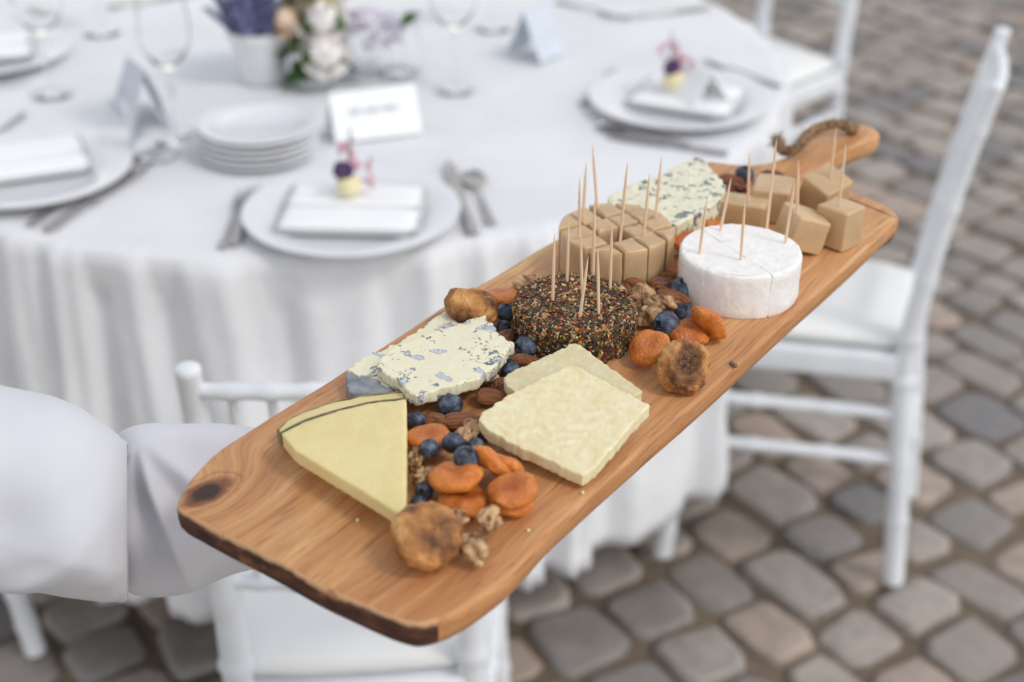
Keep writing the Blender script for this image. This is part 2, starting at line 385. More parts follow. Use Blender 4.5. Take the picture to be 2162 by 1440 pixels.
MT['hair'] = simple('brown_hair', lin(62, 44, 30), lin(88, 64, 44), 160, .6, stretch=(1, 1, .1))
MT['table_wood'] = simple('table_wood', lin(150, 118, 84), lin(170, 136, 100), 20, .6)

# ------------------------------------------------------------------ ground of granite setts
TC = Vector((-.32, 2.36, 0)); TR = .78                       # round table: centre and radius
bm = bmesh.new()
g = bmesh.ops.create_grid(bm, x_segments=40, y_segments=40, size=60)
ground = mobj('ground', mesh_from(bm, smooth=False), MT['ground']); ground.location = (0, 0, -.007)
tag(ground, 'cobbled ground with sandy joints under the tables', kind='structure')
def sett_mesh(i):
    rng = random.Random(100+i); bm = bmesh.new()
    def ring(sx, sy, z, ch):
        pts = [(-sx+ch, -sy), (sx-ch, -sy), (sx, -sy+ch), (sx, sy-ch), (sx-ch, sy), (-sx+ch, sy), (-sx, sy-ch), (-sx, -sy+ch)]
        return pts, z
    jit = [(rng.uniform(-.055, .055), rng.uniform(-.055, .055)) for _ in range(8)]
    rs = []
    for sx, z, ch in ((.5, -.05, .13), (.5, -.006, .15), (.475, .002, .15), (.40, .0042, .14)):
        pts, zz = ring(sx, sx, z, ch)
        rs.append([bm.verts.new((x+jit[k][0], y+jit[k][1], zz+rng.uniform(-.0015, .0015))) for k, (x, y) in enumerate(pts)])
    c = bm.verts.new((0, 0, .0048+rng.uniform(-.002, .002)))
    for a, b in zip(rs, rs[1:]):
        for k in range(8): bm.faces.new((a[k], a[(k+1) % 8], b[(k+1) % 8], b[k]))
    for k in range(8): bm.faces.new((rs[-1][k], rs[-1][(k+1) % 8], c))
    me = mesh_from(bm, 'sett'); me.materials.append(MT['stone']); return me
SM = [sett_mesh(i) for i in range(12)]
setts = []
ang = math.radians(-58); ca, sa = math.cos(ang), math.sin(ang)
r_ = random.Random(3); y = -7
while y < 9:
    rowh = r_.uniform(.105, .150); x = -9 + r_.uniform(0, .1)
    while x < 9:
        ln_ = r_.uniform(.095, .185)
        cx, cy = x+ln_/2, y+rowh/2+.012*math.sin(x*2.3+y)
        wx, wy = ca*cx-sa*cy, sa*cx+ca*cy+2.4
        if -2.0 < wx < 3.6 and .6 < wy < 7.2:
            setts.append((wx, wy, ln_-r_.uniform(.008, .020), rowh-r_.uniform(.006, .016), ang+r_.uniform(-.16, .16), r_.uniform(-.006, .006), r_.randrange(12)))
        x += ln_
    y += rowh
def sett_seen(s):
    u, v, d = project(Vector((s[0], s[1], 0)))
    if not (-60 < u < 2230 and -50 < v < 1500): return -1
    if (Vector((s[0], s[1], 0))-TC).length < .82: return -1
    if u < 1180 and v < 1150: return -1                      # behind the cloth and the table
    if u < 1560 and v < 330: return -1
    return 1/d
setts.sort(key=lambda s: -sett_seen(s))
bms = bmesh.new(); tints = []
for i, s in enumerate(setts):
    M = Matrix.Translation((s[0], s[1], s[5])) @ Matrix.Rotation(s[4], 4, 'Z') @ Matrix.Rotation(random.uniform(-.05, .05), 4, 'X') @ Matrix.Rotation(random.uniform(-.05, .05), 4, 'Y') @ Matrix.Diagonal((s[2], s[3], 1, 1))
    if i < 300 and sett_seen(s) > 0:
        o = D.objects.new('sett', SM[s[6]]); COL.objects.link(o); o.parent = ground
        o.matrix_local = Matrix.Translation((0, 0, .007)) @ M
    else:
        n0 = len(bms.verts); vm = {}
        for v in SM[s[6]].vertices: vm[v.index] = bms.verts.new(Matrix.Translation((0, 0, .007)) @ M @ v.co)
        for p in SM[s[6]].polygons: bms.faces.new([vm[k] for k in p.vertices])
        tints += [random.random()]*(len(bms.verts)-n0)
me = mesh_from(bms, 'far_setts')
at = me.attributes.new('tint', 'FLOAT', 'POINT'); at.data.foreach_set('value', tints)
tag(mobj('sett_paving', me, MT['stone'], ground), kind='stuff')

# ------------------------------------------------------------------ table and cloth
table = tag(empty('round_table', TC), 'round banquet table hidden under the long white cloth', 'table')
bm = bmesh.new(); lathe(bm, [(.77, .715), (.775, .722), (.775, .738), (.77, .745)], 64)
mobj('tabletop', mesh_from(bm, angle=40), MT['table_wood'], table)
for sx in (-1, 1):
    for sy in (-1, 1):
        bm = bmesh.new(); tube(bm, [(sx*.36, sy*.36, 0), (sx*.36, sy*.36, .716)], .022, 12)
        mobj('leg', mesh_from(bm, angle=40), MT['table_wood'], table)
CHAIRS = {}  # name -> (x, y, facing x, facing y)
CHAIRS['right'] = (.485, 2.055, -.95, .32)
CHAIRS['near'] = (-.185, 1.345, -.08, .997)
CHAIRS['back'] = (.55, 3.19, -.8, -.6)
CHAIRS['left'] = (-.98, 1.80, .93, .36)
def cloth():
    bm = bmesh.new(); NA = 760
    rings = []
    prof = [(.18, 0), (.36, 0), (.5, 0), (.62, 0), (.70, 0), (.75, 0)]
    c0 = bm.verts.new((0, 0, .7515))
    for r, _ in prof:
        rings.append([bm.verts.new((r*math.cos(2*math.pi*i/NA), r*math.sin(2*math.pi*i/NA), .7515+.0012*fbm((r*6*math.cos(2*math.pi*i/NA), r*6*math.sin(2*math.pi*i/NA), 2)))) for i in range(NA)])
    NS = 26
    for k in range(NS+1):
        s = k/NS; ring = []
        for i in range(NA):
            a = 2*math.pi*i/NA
            ph = a*50 + 5.0*noise.noise(Vector((math.cos(a)*2.2, math.sin(a)*2.2, s*.5))) + 1.1*noise.noise(Vector((math.cos(a)*6, math.sin(a)*6, 3)))
            ph += s*1.2*noise.noise(Vector((math.cos(a)*3, math.sin(a)*3, 9)))
            amp = (.62+.45*noise.noise(Vector((math.cos(a)*4, math.sin(a)*4, 5))))*.025*min(1, .5+s*.85)*min(1, s/.06)
            fold = math.sin(ph)+.25*math.sin(2*ph+1)+.5*math.sin(ph*.43+2)+.3*math.sin(ph*2.37+4*noise.noise(Vector((math.cos(a)*5, math.sin(a)*5, s*2))))
            if s < .06:
                q = s/.06*math.pi/2; r = .768+.014*math.sin(q); z = .7515-.014*(1-math.cos(q))
            else:
                q = (s-.06)/.94; r = .782+.028*q; z = .7375-q*(.54+.014*noise.noise(Vector((math.cos(a)*3, math.sin(a)*3, 7))))
            r += amp*fold + .012*s*noise.noise(Vector((a*9, s*5, 1)))
            if z > .70 and s > 0: r = max(r, .7795)
            # chairs pushed up to the table press the cloth inwards
            p = Vector((r*math.cos(a), r*math.sin(a)))
            for (cx, cy, fx, fy) in CHAIRS.values():
                q2 = Vector((TC.x+p.x-cx, TC.y+p.y-cy)); along = q2.x*fx+q2.y*fy; side = abs(q2.x*fy-q2.y*fx)
                if along < .19 and side < .21:
                    kz = max(0, min(1, (.62-z)/.12))*max(0, min(1, (.21-side)/.05))
                    p += Vector((fx, fy))*(.19-along)*kz
            ring.append(bm.verts.new((p.x, p.y, z)))
        rings.append(ring)
    for i in range(NA): bm.faces.new((c0, rings[0][i], rings[0][(i+1) % NA]))
    for A, B in zip(rings, rings[1:]):
        for i in range(NA): bm.faces.new((A[i], B[i], B[(i+1) % NA], A[(i+1) % NA]))
    return mesh_from(bm, 'cloth')
tc = mobj('tablecloth', cloth(), MT['linen']); tc.location = TC
sol = tc.modifiers.new('thick', 'SOLIDIFY'); sol.thickness = .0012; sol.offset = -1
tag(tc, 'white floor-length cloth hanging in folds over the round table', 'tablecloth')

# ------------------------------------------------------------------ chiavari chairs
HB, HF = .128, .172            # half widths at the back posts and at the front legs
def ringed(bm, pts, r, rings, n=14, ball=None):
    """a turned post: spline path with bamboo rings at the given heights"""
    P = spline(pts, 14, closed=False); rr = []
    for p in P:
        k = 1.0
        for h in rings: k += .22*math.exp(-((p.z-h)/.006)**2)
        rr.append(r*k*(1 if p.z < .45 else 1-.32*min(1, (p.z-.45)/.35)))
    tube(bm, P, rr, n)
def rail(bm, a, b, r, rings=(), n=12, bow=(0, 0, 0)):
    a, b = Vector(a), Vector(b); pts = []; rr = []
    for i in range(33):
        t = i/32; p = a.lerp(b, t)+Vector(bow)*4*t*(1-t)
        k = 1.0
        for h in rings: k += .3*math.exp(-((t-h)/.02)**2)
        pts.append(p); rr.append(r*k)
    tube(bm, pts, rr, n)
def back_y(z):     # rake of the back
    return -.17-.02*max(0, (z-.45)/.46)-.05*max(0, (z-.45)/.46)**1.6
def make_chair():
    t = empty('chiavari_chair')
    for s in (-1, 1):
        bm = bmesh.new()
        ringed(bm, [(s*(HB+.004), -.205, 0), (s*HB, -.19, .18), (s*HB, -.172, .36), (s*HB, back_y(.45), .45), (s*HB, back_y(.6), .6), (s*HB, back_y(.75), .75), (s*HB, back_y(.862), .862)], .0175, (.12, .24, .385, .46, .56, .68, .80))
        p = Vector((s*HB, back_y(.862), .862))
        lathe(bm, [(.010, -.006), (.0120, -.002), (.0124, .003), (.0114, .007), (.007, .009), (0, .0095)], 14, Matrix.Translation(p), cap=False)
        mobj('back_post', mesh_from(bm, angle=60), MT['chair'], t)
        bm = bmesh.new()
        ringed(bm, [(s*(HF+.012), .178, 0), (s*(HF+.003), .164, .2), (s*HF, .155, .43)], .0165, (.05, .12, .24, .36))
        mobj('front_leg', mesh_from(bm, angle=60), MT['chair'], t)
        for z in (.238, .322):
            bm = bmesh.new(); rail(bm, (s*HB, -.19+.03*z, z), (s*(HF+.004), .163, z), .0105, (.33, .66)); mobj('stretcher', mesh_from(bm, angle=60), MT['chair'], t)
    for z in (.225, .31):
        bm = bmesh.new(); rail(bm, (-HF, .163, z), (HF, .163, z), .0105, (.33, .66)); mobj('stretcher', mesh_from(bm, angle=60), MT['chair'], t)
    bm = bmesh.new(); rail(bm, (-HB, -.188, .21), (HB, -.188, .21), .0105, (.5,)); mobj('stretcher', mesh_from(bm, angle=60), MT['chair'], t)
    # back: two top rails, a bottom rail and six spindles
    sx = [-HB+2*HB*(i+1)/7 for i in range(6)]
    for z, r in ((.842, .0078), (.785, .0074), (.585, .0085)):
        bm = bmesh.new(); y = back_y(z)
        rail(bm, (-HB, y, z), (HB, y, z), r, [(i+1)/7 for i in range(6)], bow=(0, -.012, 0)); mobj('back_rail', mesh_from(bm, angle=60), MT['chair'], t)
    for x in sx:
        bm = bmesh.new(); k = -.012*4*(.25-(x/(2*HB))**2)
        tube(bm, spline([(x, back_y(.585)+k, .585), (x, back_y(.68)+k, .68), (x, back_y(.785)+k, .785), (x, back_y(.842)+k, .842)], 6, False), .0048, 8)
        mobj('spindle', mesh_from(bm, angle=60), MT['chair'], t)
    # seat frame and the tied cushion
    poly = [(-HB-.012, -.185), (HB+.012, -.185), (HF+.014, .172), (-HF-.014, .172)]
    bm = prism(poly, .385, .43, .008, 3); mobj('seat', mesh_from(bm, angle=50), MT['chair'], t)
    bm = bmesh.new(); n = 16; grid = {}
    for side in (0, 1):
        for i in range(n+1):
            for j in range(n+1):
                a, b = i/n*2-1, j/n*2-1
                edge = max(abs(a), abs(b)); hw = HB+.006+(HF-HB)*(b+1)/2
                f = (1-abs(a)**5)*(1-abs(b)**5)
                z = .446+(.016*f**.5+.004*noise.noise(Vector((a*2, b*2, 4))) if side == 0 else -.014*min(1, f*3))
                yy = (b*.172-.008) if abs(a) < 2 else 0
                if edge >= .999 and side == 1: grid[side, i, j] = grid[0, i, j]
                else: grid[side, i, j] = bm.verts.new((a*hw*(1-.02*b*b), yy*(1-.02*a*a), z))
    for side in (0, 1):
        for i in range(n):
            for j in range(n):
                q = [grid[side, i, j], grid[side, i+1, j], grid[side, i+1, j+1], grid[side, i, j+1]]
                bm.faces.new(q if side == 0 else q[::-1])
    mobj('cushion', mesh_from(bm), MT['cushion'], t)
    return t
def copy_tree(o):
    c = o.copy(); COL.objects.link(c)
    for ch in list(o.children):
        d = ch.copy(); COL.objects.link(d); d.parent = c
    return c
proto = make_chair(); first = True
for key, lab in (('right', 'white chiavari chair seen side-on beside the board handle, all stretchers in view'),
                 ('near', 'white chiavari chair under the wooden board, its back towards the sleeve'),
                 ('back', 'white chiavari chair standing beyond the table, behind the plate with pink sprig'),
                 ('left', 'white chiavari chair of which one leg shows below the sleeve')):
    x, y, fx, fy = CHAIRS[key]
    o = proto if first else copy_tree(proto); first = False
    o.location = (x, y, .0105); o.rotation_euler = (0, 0, math.atan2(fy, fx)-math.pi/2)
    tag(o, lab, 'chair', 'white chiavari chairs round the table')

# ------------------------------------------------------------------ serving board
HBOARD = .46; ZB = CAMH-HBOARD; BT = .019                     # top of the board and its thickness
BU = Vector((.575, .818, 0)).normalized(); BV = Vector((BU.y, -BU.x, 0))
BC = PX(1130, 800, ZB)
BM = Matrix(((BU.x, BV.x*-1, 0, BC.x), (BU.y, BV.y*-1, 0, BC.y), (0, 0, 1, ZB), (0, 0, 0, 1)))   # local x: length, y: to the left, z: up
BI = BM.inverted()
def BL(u, v, h=0):
    """photo pixel -> board-local point at height h above the board"""
    return BI @ PX(u, v, ZB+h)
KNOT = tuple(BL(438, 1033))
MT['wood'] = wood_material(); MT['bark'] = bark_material()
outline_px = [(372, 1064), (379, 1046), (402, 1008), (430, 977), (464, 946), (527, 905), (593, 864), (693, 802), (820, 721), (955, 632), (1060, 572), (1150, 517), (1300, 437), (1400, 384), (1456, 352), (1489, 341), (1520, 341),
              (1560, 346), (1608, 345), (1643, 336), (1675, 322), (1702, 301), (1722, 280), (1750, 265), (1796, 258), (1838, 266), (1857, 279), (1849, 289),
              (1796, 310), (1753, 336), (1715, 364), (1722, 386), (1760, 398), (1800, 404), (1850, 422), (1884, 441), (1895, 456), (1887, 468), (1780, 568), (1687, 650), (1496, 825), (1335, 965), (1179, 1105), (1100, 1189), (1066, 1222),
              (1020, 1256), (968, 1290), (925, 1308), (880, 1316), (837, 1307), (776, 1282), (672, 1234), (571, 1178), (485, 1134), (410, 1094), (380, 1077)]
loc_out = spline([BL(*p) for p in outline_px], 4)
def build_board():
    bm = bmesh.new(); n = len(loc_out)
    cen = sum((p for p in loc_out), Vector())/n
    nrm = []
    for i in range(n):
        t = (loc_out[(i+1) % n]-loc_out[i-1]).normalized(); nrm.append(Vector((t.y, -t.x, 0)))
    sgn = 1
    area = sum(loc_out[i].x*loc_out[(i+1) % n].y-loc_out[(i+1) % n].x*loc_out[i].y for i in range(n))
    if area < 0: sgn = -1                                    # normals point outwards
    prof = [(-.0032, 0), (-.0016, -.0004), (-.0004, -.0016), (0, -.0034), (0, -.009), (-.0006, -.0135), (-.0026, -.0172), (-.0055, -BT)]
    rings = [[bm.verts.new(loc_out[i]+nrm[i]*sgn*o+Vector((0, 0, z+.0004*fbm(loc_out[i]*30)))) for i in range(n)] for o, z in prof]
    for a, b in zip(rings, rings[1:]):
        for i in range(n):
            f = bm.faces.new((a[i], a[(i+1) % n], b[(i+1) % n], b[i]))
            m_ = (loc_out[i]+loc_out[(i+1) % n])/2
            nn = (nrm[i]*sgn)
            if m_.x < BL(700, 1240).x+.03 and nn.x < -.5 and rings.index(a) >= 1: f.material_index = 1
    bm.faces.new(rings[0]); bm.faces.new(rings[-1][::-1])
    return mesh_from(bm, 'board', angle=35)
board = empty('serving_board'); board.matrix_world = BM
tag(board, 'long acacia wood serving board with handle, carried over the table', 'serving board')
mobj('board_body', build_board(), [MT['wood'], MT['bark']], board)
# jute loop through the handle
def rope():
    bm = bmesh.new()
    ctl = [BL(1642, 300, .004), BL(1655, 318, .006), BL(1683, 312, .009), BL(1705, 285, .010), BL(1735, 268, .011), BL(1770, 262, .010), BL(1800, 272, .006), BL(1797, 276, -.002)]
    P = spline(ctl, 14, False)
    for s in range(3):
        pts = []
        for i, p in enumerate(P):
            t = (P[min(i+1, len(P)-1)]-P[max(i-1, 0)]).normalized(); a = t.cross(Vector((0, 0, 1))).normalized(); b = t.cross(a)
            q = i*.62+s*2.094; pts.append(p+(a*math.cos(q)+b*math.sin(q))*.0024)
        tube(bm, pts, .0025, 7)
    out = (ctl[0]-ctl[1]).normalized()
    for k in range(170):                                       # frayed end
        d = (out+Vector((random.uniform(-1, 1), random.uniform(-1, 1), random.uniform(-.6, 1)))*.75).normalized()
        p = ctl[0]-out*random.uniform(0, .006)+Vector((random.uniform(-1, 1), random.uniform(-1, 1), random.uniform(-1, 1)))*.0035; L = random.uniform(.004, .012)
        tube(bm, [p, p+d*L*.6, p+d*L+Vector((0, 0, random.uniform(-.002, .002)))], [.00032, .00028, .0001], 3)
    for k in range(260):                                       # loose fibres along the rope
        q = P[random.randrange(len(P))]; d = Vector((random.uniform(-1, 1), random.uniform(-1, 1), random.uniform(-.3, 1))).normalized()
        tube(bm, [q+d*.004, q+d*.0085+Vector((random.uniform(-1, 1), random.uniform(-1, 1), 0))*.003], [.0002, .0001], 3)
    return mesh_from(bm, 'rope')
mobj('rope_loop', rope(), MT['rope'], board)

# ------------------------------------------------------------------ things on the board
def on_board(o, label=None, cat=None, group=None):
    """place an object given in board-local coordinates"""
    o.matrix_world = BM @ o.matrix_world
    if label: tag(o, label, cat, group)
    return o
def remesh(bm, voxel):
    me = D.meshes.new('tmp'); bmesh.ops.recalc_face_normals(bm, faces=bm.faces); bm.to_mesh(me); bm.free()
    o = D.objects.new('tmp', me); COL.objects.link(o); r = o.modifiers.new('r', 'REMESH'); r.mode = 'VOXEL'; r.voxel_size = voxel; r.adaptivity = 0
    dg = bpy.context.evaluated_depsgraph_get(); m2 = D.meshes.new_from_object(o.evaluated_get(dg))
    D.objects.remove(o); D.meshes.remove(me); bm = bmesh.new(); bm.from_mesh(m2); D.meshes.remove(m2); return bm
def slab(px, h0, h1, bev=.0012, rough=.0, jag=0, seed=0, fscale=90, voxel=.0009, hfun=None, thick=.011):
    """a cut slab from the outline of its top face, evenly meshed and roughened; hfun gives a leaning slab its heights"""
    P = [BL(u, v, hfun(v) if hfun else h1) for u, v in px]; pts = []
    for i, a in enumerate(P):
        b = P[(i+1) % len(P)]; m = max(2, int((b-a).length/.0015))
        for k in range(m):
            q = a.lerp(b, k/m)
            if jag and k: q += Vector((noise.noise(q*260+Vector((seed, 0, 0))), noise.noise(q*260+Vector((0, seed, 5))), 0))*jag+Vector((noise.noise(q*620+Vector((seed, 0, 0))), noise.noise(q*620+Vector((0, seed, 5))), 0))*jag*.5
            pts.append(q)
    bm = bmesh.new(); n = len(pts); c = sum(pts, Vector())/n
    hi = [bm.verts.new((p.x, p.y, p.z)) for p in pts]; lo = [bm.verts.new((p.x, p.y, p.z-thick if hfun else h0)) for p in pts]
    for i in range(n): bm.faces.new((lo[i], lo[(i+1) % n], hi[(i+1) % n], hi[i]))
    hs_ = set(hi); bmesh.ops.triangle_fill(bm, edges=[e for e in bm.edges if e.is_boundary and e.verts[0] in hs_ and e.verts[1] in hs_], use_beauty=True)
    bmesh.ops.triangle_fill(bm, edges=[e for e in bm.edges if e.is_boundary], use_beauty=True)
    bm = remesh(bm, voxel); bmesh.ops.smooth_vert(bm, verts=bm.verts, factor=.5, use_axis_x=True, use_axis_y=True, use_axis_z=True)
    bm.normal_update()
    off = Vector((seed*3.1, 0, 0))
    D_ = [(v, v.normal*(rough*fbm(v.co*fscale+off, 4)+rough*.6*fbm(v.co*fscale*.35+off, 2))) for v in bm.verts if hfun or v.co.z > h0+.0012]
    for v, d in D_: v.co += d
    return bm
def center_obj(name, bm, m, parent=None, smooth=True, angle=40):
    """mesh with its origin at its base centre (board-local)"""
    xs = [v.co for v in bm.verts]; c = sum(xs, Vector())/len(xs); c.z = min(v.z for v in xs)
    for v in bm.verts: v.co -= c
    o = mobj(name, mesh_from(bm, name, smooth, angle), m, parent); o.matrix_world = Matrix.Translation(c); return o

# two wedge slices of hard cheese
def wedge(px, h0, h1, arc, seed):
    P = [BL(u, v, h1) for u, v in px]
    bm = slab(px, h0, h1, .0014, .0003, seed=seed)
    return bm
def hard_wedge(px, rind_px, h0, h1, label, seed):
    t = empty('cheese_wedge'); bmx = slab(px, h0, h1, .0012, .00035, seed=seed, fscale=160)
    c = sum((v.co for v in bmx.verts), Vector())/len(bmx.verts); c.z = h0
    for v in bmx.verts: v.co -= c
    t.matrix_world = Matrix.Translation(c)
    mobj('paste', mesh_from(bmx, 'paste', True, 40), MT['hard_cheese'], t)
    # rind: a thin band that follows the curved back
    R = spline([BL(u, v, h1) for u, v in rind_px], 8, False); bm = bmesh.new(); rows = []
    for i, p in enumerate(R):
        tt = (R[min(i+1, len(R)-1)]-R[max(i-1, 0)]).normalized(); nn = Vector((-tt.y, tt.x, 0))
        row = []
        for o, z in ((-.0003, h1+.0002), (.0004, h1+.0003), (.0011, h1-.0006), (.0016, (h0+h1)/2), (.0012, h0+.0006), (-.0004, h0+.0002)):
            q = p+nn*o; row.append(bm.verts.new(Vector((q.x, q.y, z+.0002*fbm(q*200)))-c))
        rows.append(row)
    for a, b in zip(rows, rows[1:]):
        for k in range(6): bm.faces.new((a[k], a[(k+1) % 6], b[(k+1) % 6], b[k]))
    bm.faces.new(rows[0]); bm.faces.new(rows[-1][::-1])
    mobj('rind', mesh_from(bm, 'rind', True, 50), MT['rind_dark'] if h0 > .01 else MT['rind'], t)
    return on_board(t, label, 'cheese', 'slices of hard yellow cheese')
hard_wedge([(588, 905), (612, 880), (690, 852), (770, 834), (853, 827), (852, 1000), (846, 1060), (700, 985), (610, 925)],
           [(588, 905), (625, 878), (690, 853), (770, 835), (853, 827)], .0003, .0115, 'lower slice of hard yellow cheese, only its rind edge showing', 3)
hard_wedge([(594, 914), (640, 890), (700, 870), (780, 850), (858, 841), (859, 960), (858, 1060), (849, 1080), (836, 1079), (790, 1050), (690, 990), (622, 948)],
           [(592, 914), (640, 889), (700, 869), (780, 850), (858, 841)], .0122, .0215, 'upper wedge of hard yellow cheese pointing at the fig', 4)

# soft blue cheese slices
def soft_slice(px, h0, h1, label, seed, rind_px=None):
    t = empty('blue_cheese_slice'); bmx = slab(px, h0, h1, .0016, .0005, jag=.0020, seed=seed, fscale=110)
    c = sum((v.co for v in bmx.verts), Vector())/len(bmx.verts); c.z = h0
    for v in bmx.verts: v.co -= c
    t.matrix_world = Matrix.Translation(c)
    mobj('paste', mesh_from(bmx, 'paste', True, 50), MT['blue_soft'], t)
    if rind_px:
        bm = slab(rind_px, h0+.0004, h1-.0002, .001, .0008, jag=.001, seed=seed+5)
        for v in bm.verts: v.co -= c
        mobj('rind', mesh_from(bm, 'rind', True, 50), MT['blue_rind'], t)
    return on_board(t, label, 'cheese', 'soft blue cheese slices')
soft_slice([(733, 778), (770, 752), (820, 735), (880, 697), (940, 657), (950, 660), (968, 684), (960, 720), (900, 790), (838, 822), (790, 806), (745, 786)], .0003, .010,
           'lower slice of soft blue cheese with grey mould rind at its end', 11, [(731, 782), (745, 783), (792, 800), (836, 822), (800, 832), (742, 829), (729, 812)])
soft_slice([(797, 768), (803, 757), (830, 731), (890, 708), (950, 688), (985, 674), (1012, 668), (1024, 663), (1030, 678), (1042, 681), (1050, 700), (1068, 716), (1086, 722), (1074, 736), (1058, 756), (1046, 771), (1014, 792), (1008, 800), (960, 812), (915, 826), (880, 836), (862, 828), (846, 806), (815, 790)], .0108, .0185,
           'upper ragged slice of soft blue cheese resting on the other slice', 12)
# aged crumbly slices
def parm_slice(px, hfun, thick, label, seed, m):
    bm = slab(px, 0, 0, .0012, .0003, jag=.0008, seed=seed, fscale=300, voxel=.0007, hfun=hfun, thick=thick)
    for v in bm.verts:
        v.co.z += .0003*math.sin(v.co.x*760+v.co.y*240+5*noise.noise(v.co*60))
    on_board(center_obj('aged_cheese_slice', bm, m, angle=60), label, 'cheese', 'slices of pale aged cheese')
lean = lambda v: .0105+(1010-v)/248*.0190                     # both slices lean on the spiced round
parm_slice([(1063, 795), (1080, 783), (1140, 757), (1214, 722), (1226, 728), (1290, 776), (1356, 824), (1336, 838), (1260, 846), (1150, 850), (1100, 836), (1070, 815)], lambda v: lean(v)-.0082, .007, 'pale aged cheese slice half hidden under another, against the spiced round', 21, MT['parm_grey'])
parm_slice([(1009, 884), (1022, 868), (1066, 838), (1110, 815), (1150, 794), (1206, 770), (1225, 776), (1290, 812), (1372, 853), (1350, 880), (1310, 923), (1262, 980), (1230, 1004), (1190, 985), (1130, 957), (1088, 938), (1062, 924), (1030, 908)], lean, .0078, 'big pale aged cheese slice lying on top with a crumbly edge', 22, MT['parm'])
# slanting veined wedge at the back
blue_px = [(1281, 418), (1300, 402), (1380, 372), (1466, 331), (1482, 333), (1534, 392), (1520, 418), (1500, 436), (1470, 452), (1430, 474), (1350, 462), (1300, 440)]
bmw = slab(blue_px, .0003, .026, .0014, .0009, jag=.0008, seed=31, fscale=120)
on_board(center_obj('blue_cheese_wedge', bmw, MT['blue_hard'], angle=50), 'heavily blue-veined cheese wedge behind the cut tan round', 'cheese')

# rounds of cheese cut into pieces
def clip(poly, nx, ny, d):
    out = []
    for i, a in enumerate(poly):
        b = poly[(i+1) % len(poly)]; da = a[0]*nx+a[1]*ny-d; db = b[0]*nx+b[1]*ny-d
        if da <= 0: out.append(a)
        if (da < 0) != (db < 0) and da != db:
            t = da/(da-db); out.append((a[0]+(b[0]-a[0])*t, a[1]+(b[1]-a[1])*t))
    return out
def cut_round(name, ctr, R, h, ang, cuts_a, cuts_b, gap, m, rough, seed, skip=(), bev=.0016, jitter=.0008, ang2=None, bev_in=None):
    t = empty(name); t.matrix_world = Matrix.Translation((ctr.x, ctr.y, 0))
    rng = random.Random(seed)
    ca, sa = math.cos(ang), math.sin(ang); ang2 = ang+math.pi/2 if ang2 is None else ang2; cb2, sb2 = math.cos(ang2), math.sin(ang2); bev_in = bev if bev_in is None else bev_in
    A = [-9]+cuts_a+[9]; B = [-9]+cuts_b+[9]
    for i in range(len(A)-1):
        for j in range(len(B)-1):
            poly = [(R*math.cos(2*math.pi*k/120), R*math.sin(2*math.pi*k/120)) for k in range(120)]
            poly = clip(poly, ca, sa, A[i+1]-gap/2); poly = clip(poly, -ca, -sa, -A[i]-gap/2) if poly else poly
            poly = clip(poly, cb2, sb2, B[j+1]-gap/2) if poly else poly; poly = clip(poly, -cb2, -sb2, -B[j]-gap/2) if poly else poly
            if len(poly) < 3 or (i, j) in skip: continue
            # even resampling so that the bevel and roughness have vertices to work with
            P = [Vector((*p, 0)) for p in poly]; pts = []
            for k, a in enumerate(P):
                b = P[(k+1) % len(P)]
                if (b-a).length < 1e-5: continue
                mm = max(1, round((b-a).length/.0028))
                pts += [a.lerp(b, q/mm) for q in range(mm)]
            c = sum(pts, Vector())/len(pts)
            ar = abs(sum(pts[k-1].x*pts[k].y-pts[k].x*pts[k-1].y for k in range(len(pts))))/2
            if ar < 8e-6: continue
            bm = bmesh.new(); rings = []; hh = h+rng.uniform(-1, 1)*jitter*.6
            def ins(p, d):
                v = p-c; L = max(v.length, 1e-6); d *= 1 if p.length > R-.0002 else bev_in/bev; return c+v*max(0, (L-d)/L)
            for f in (.3, .6, .85): rings.append([bm.verts.new(c+(p-c)*f+Vector((0, 0, hh))) for p in pts])
            nz = 7
            levels = [(bev, hh), (bev*.3, hh-bev*.3), (0, hh-bev)]+[(0, hh-bev-(hh-2*bev)*k/nz) for k in range(1, nz)]+[(0, bev), (bev*.4, .0002)]
            for d, z in levels: rings.append([bm.verts.new(Vector((*ins(p, d).xy, z))) for p in pts])
            cv = bm.verts.new((c.x, c.y, hh)); cb = bm.verts.new((c.x, c.y, .0002)); n = len(pts)
            for k in range(n):
                bm.faces.new((cv, rings[0][k], rings[0][(k+1) % n])); bm.faces.new((cb, rings[-1][(k+1) % n], rings[-1][k]))
            for a, b in zip(rings, rings[1:]):
                for k in range(n): bm.faces.new((a[k], b[k], b[(k+1) % n], a[(k+1) % n]))
            bmesh.ops.recalc_face_normals(bm, faces=bm.faces); bm.normal_update()
            for v in bm.verts:
                if v.co.z > .001: v.co += v.normal*(rough*fbm(v.co*140+Vector((seed, i, j)), 4)+rough*.8*noise.noise(v.co*40))
            for v in bm.verts: v.co -= c
            o = mobj('piece', mesh_from(bm, 'piece', True, 45), m, t)
            o.location = c+Vector((rng.uniform(-1, 1), rng.uniform(-1, 1), 0))*jitter; o.rotation_euler = (0, 0, rng.uniform(-1, 1)*jitter*25)
    return t
def round_at(u, vt, h):     # centre of a round from the centre of its top ellipse
    return BL(u, vt, h)
c_tan = round_at(1301, 478, .033)
_a = BL(1421, 470, .033)-BL(1270, 511, .033); _b = BL(1404, 507, .033)-BL(1323, 451, .033)
tan = cut_round('tan_cheese_round', c_tan, .0405, .033, math.atan2(_a.x, -_a.y), [-.019, -.001, .017], [-.017, .001, .019], .0021, MT['tan_cheese'], .0004, 41, jitter=.0012, skip=((1, 1),), ang2=math.atan2(_b.x, -_b.y))
on_board(tan, 'tan cheese round cut into a grid of picked pieces', 'cheese')
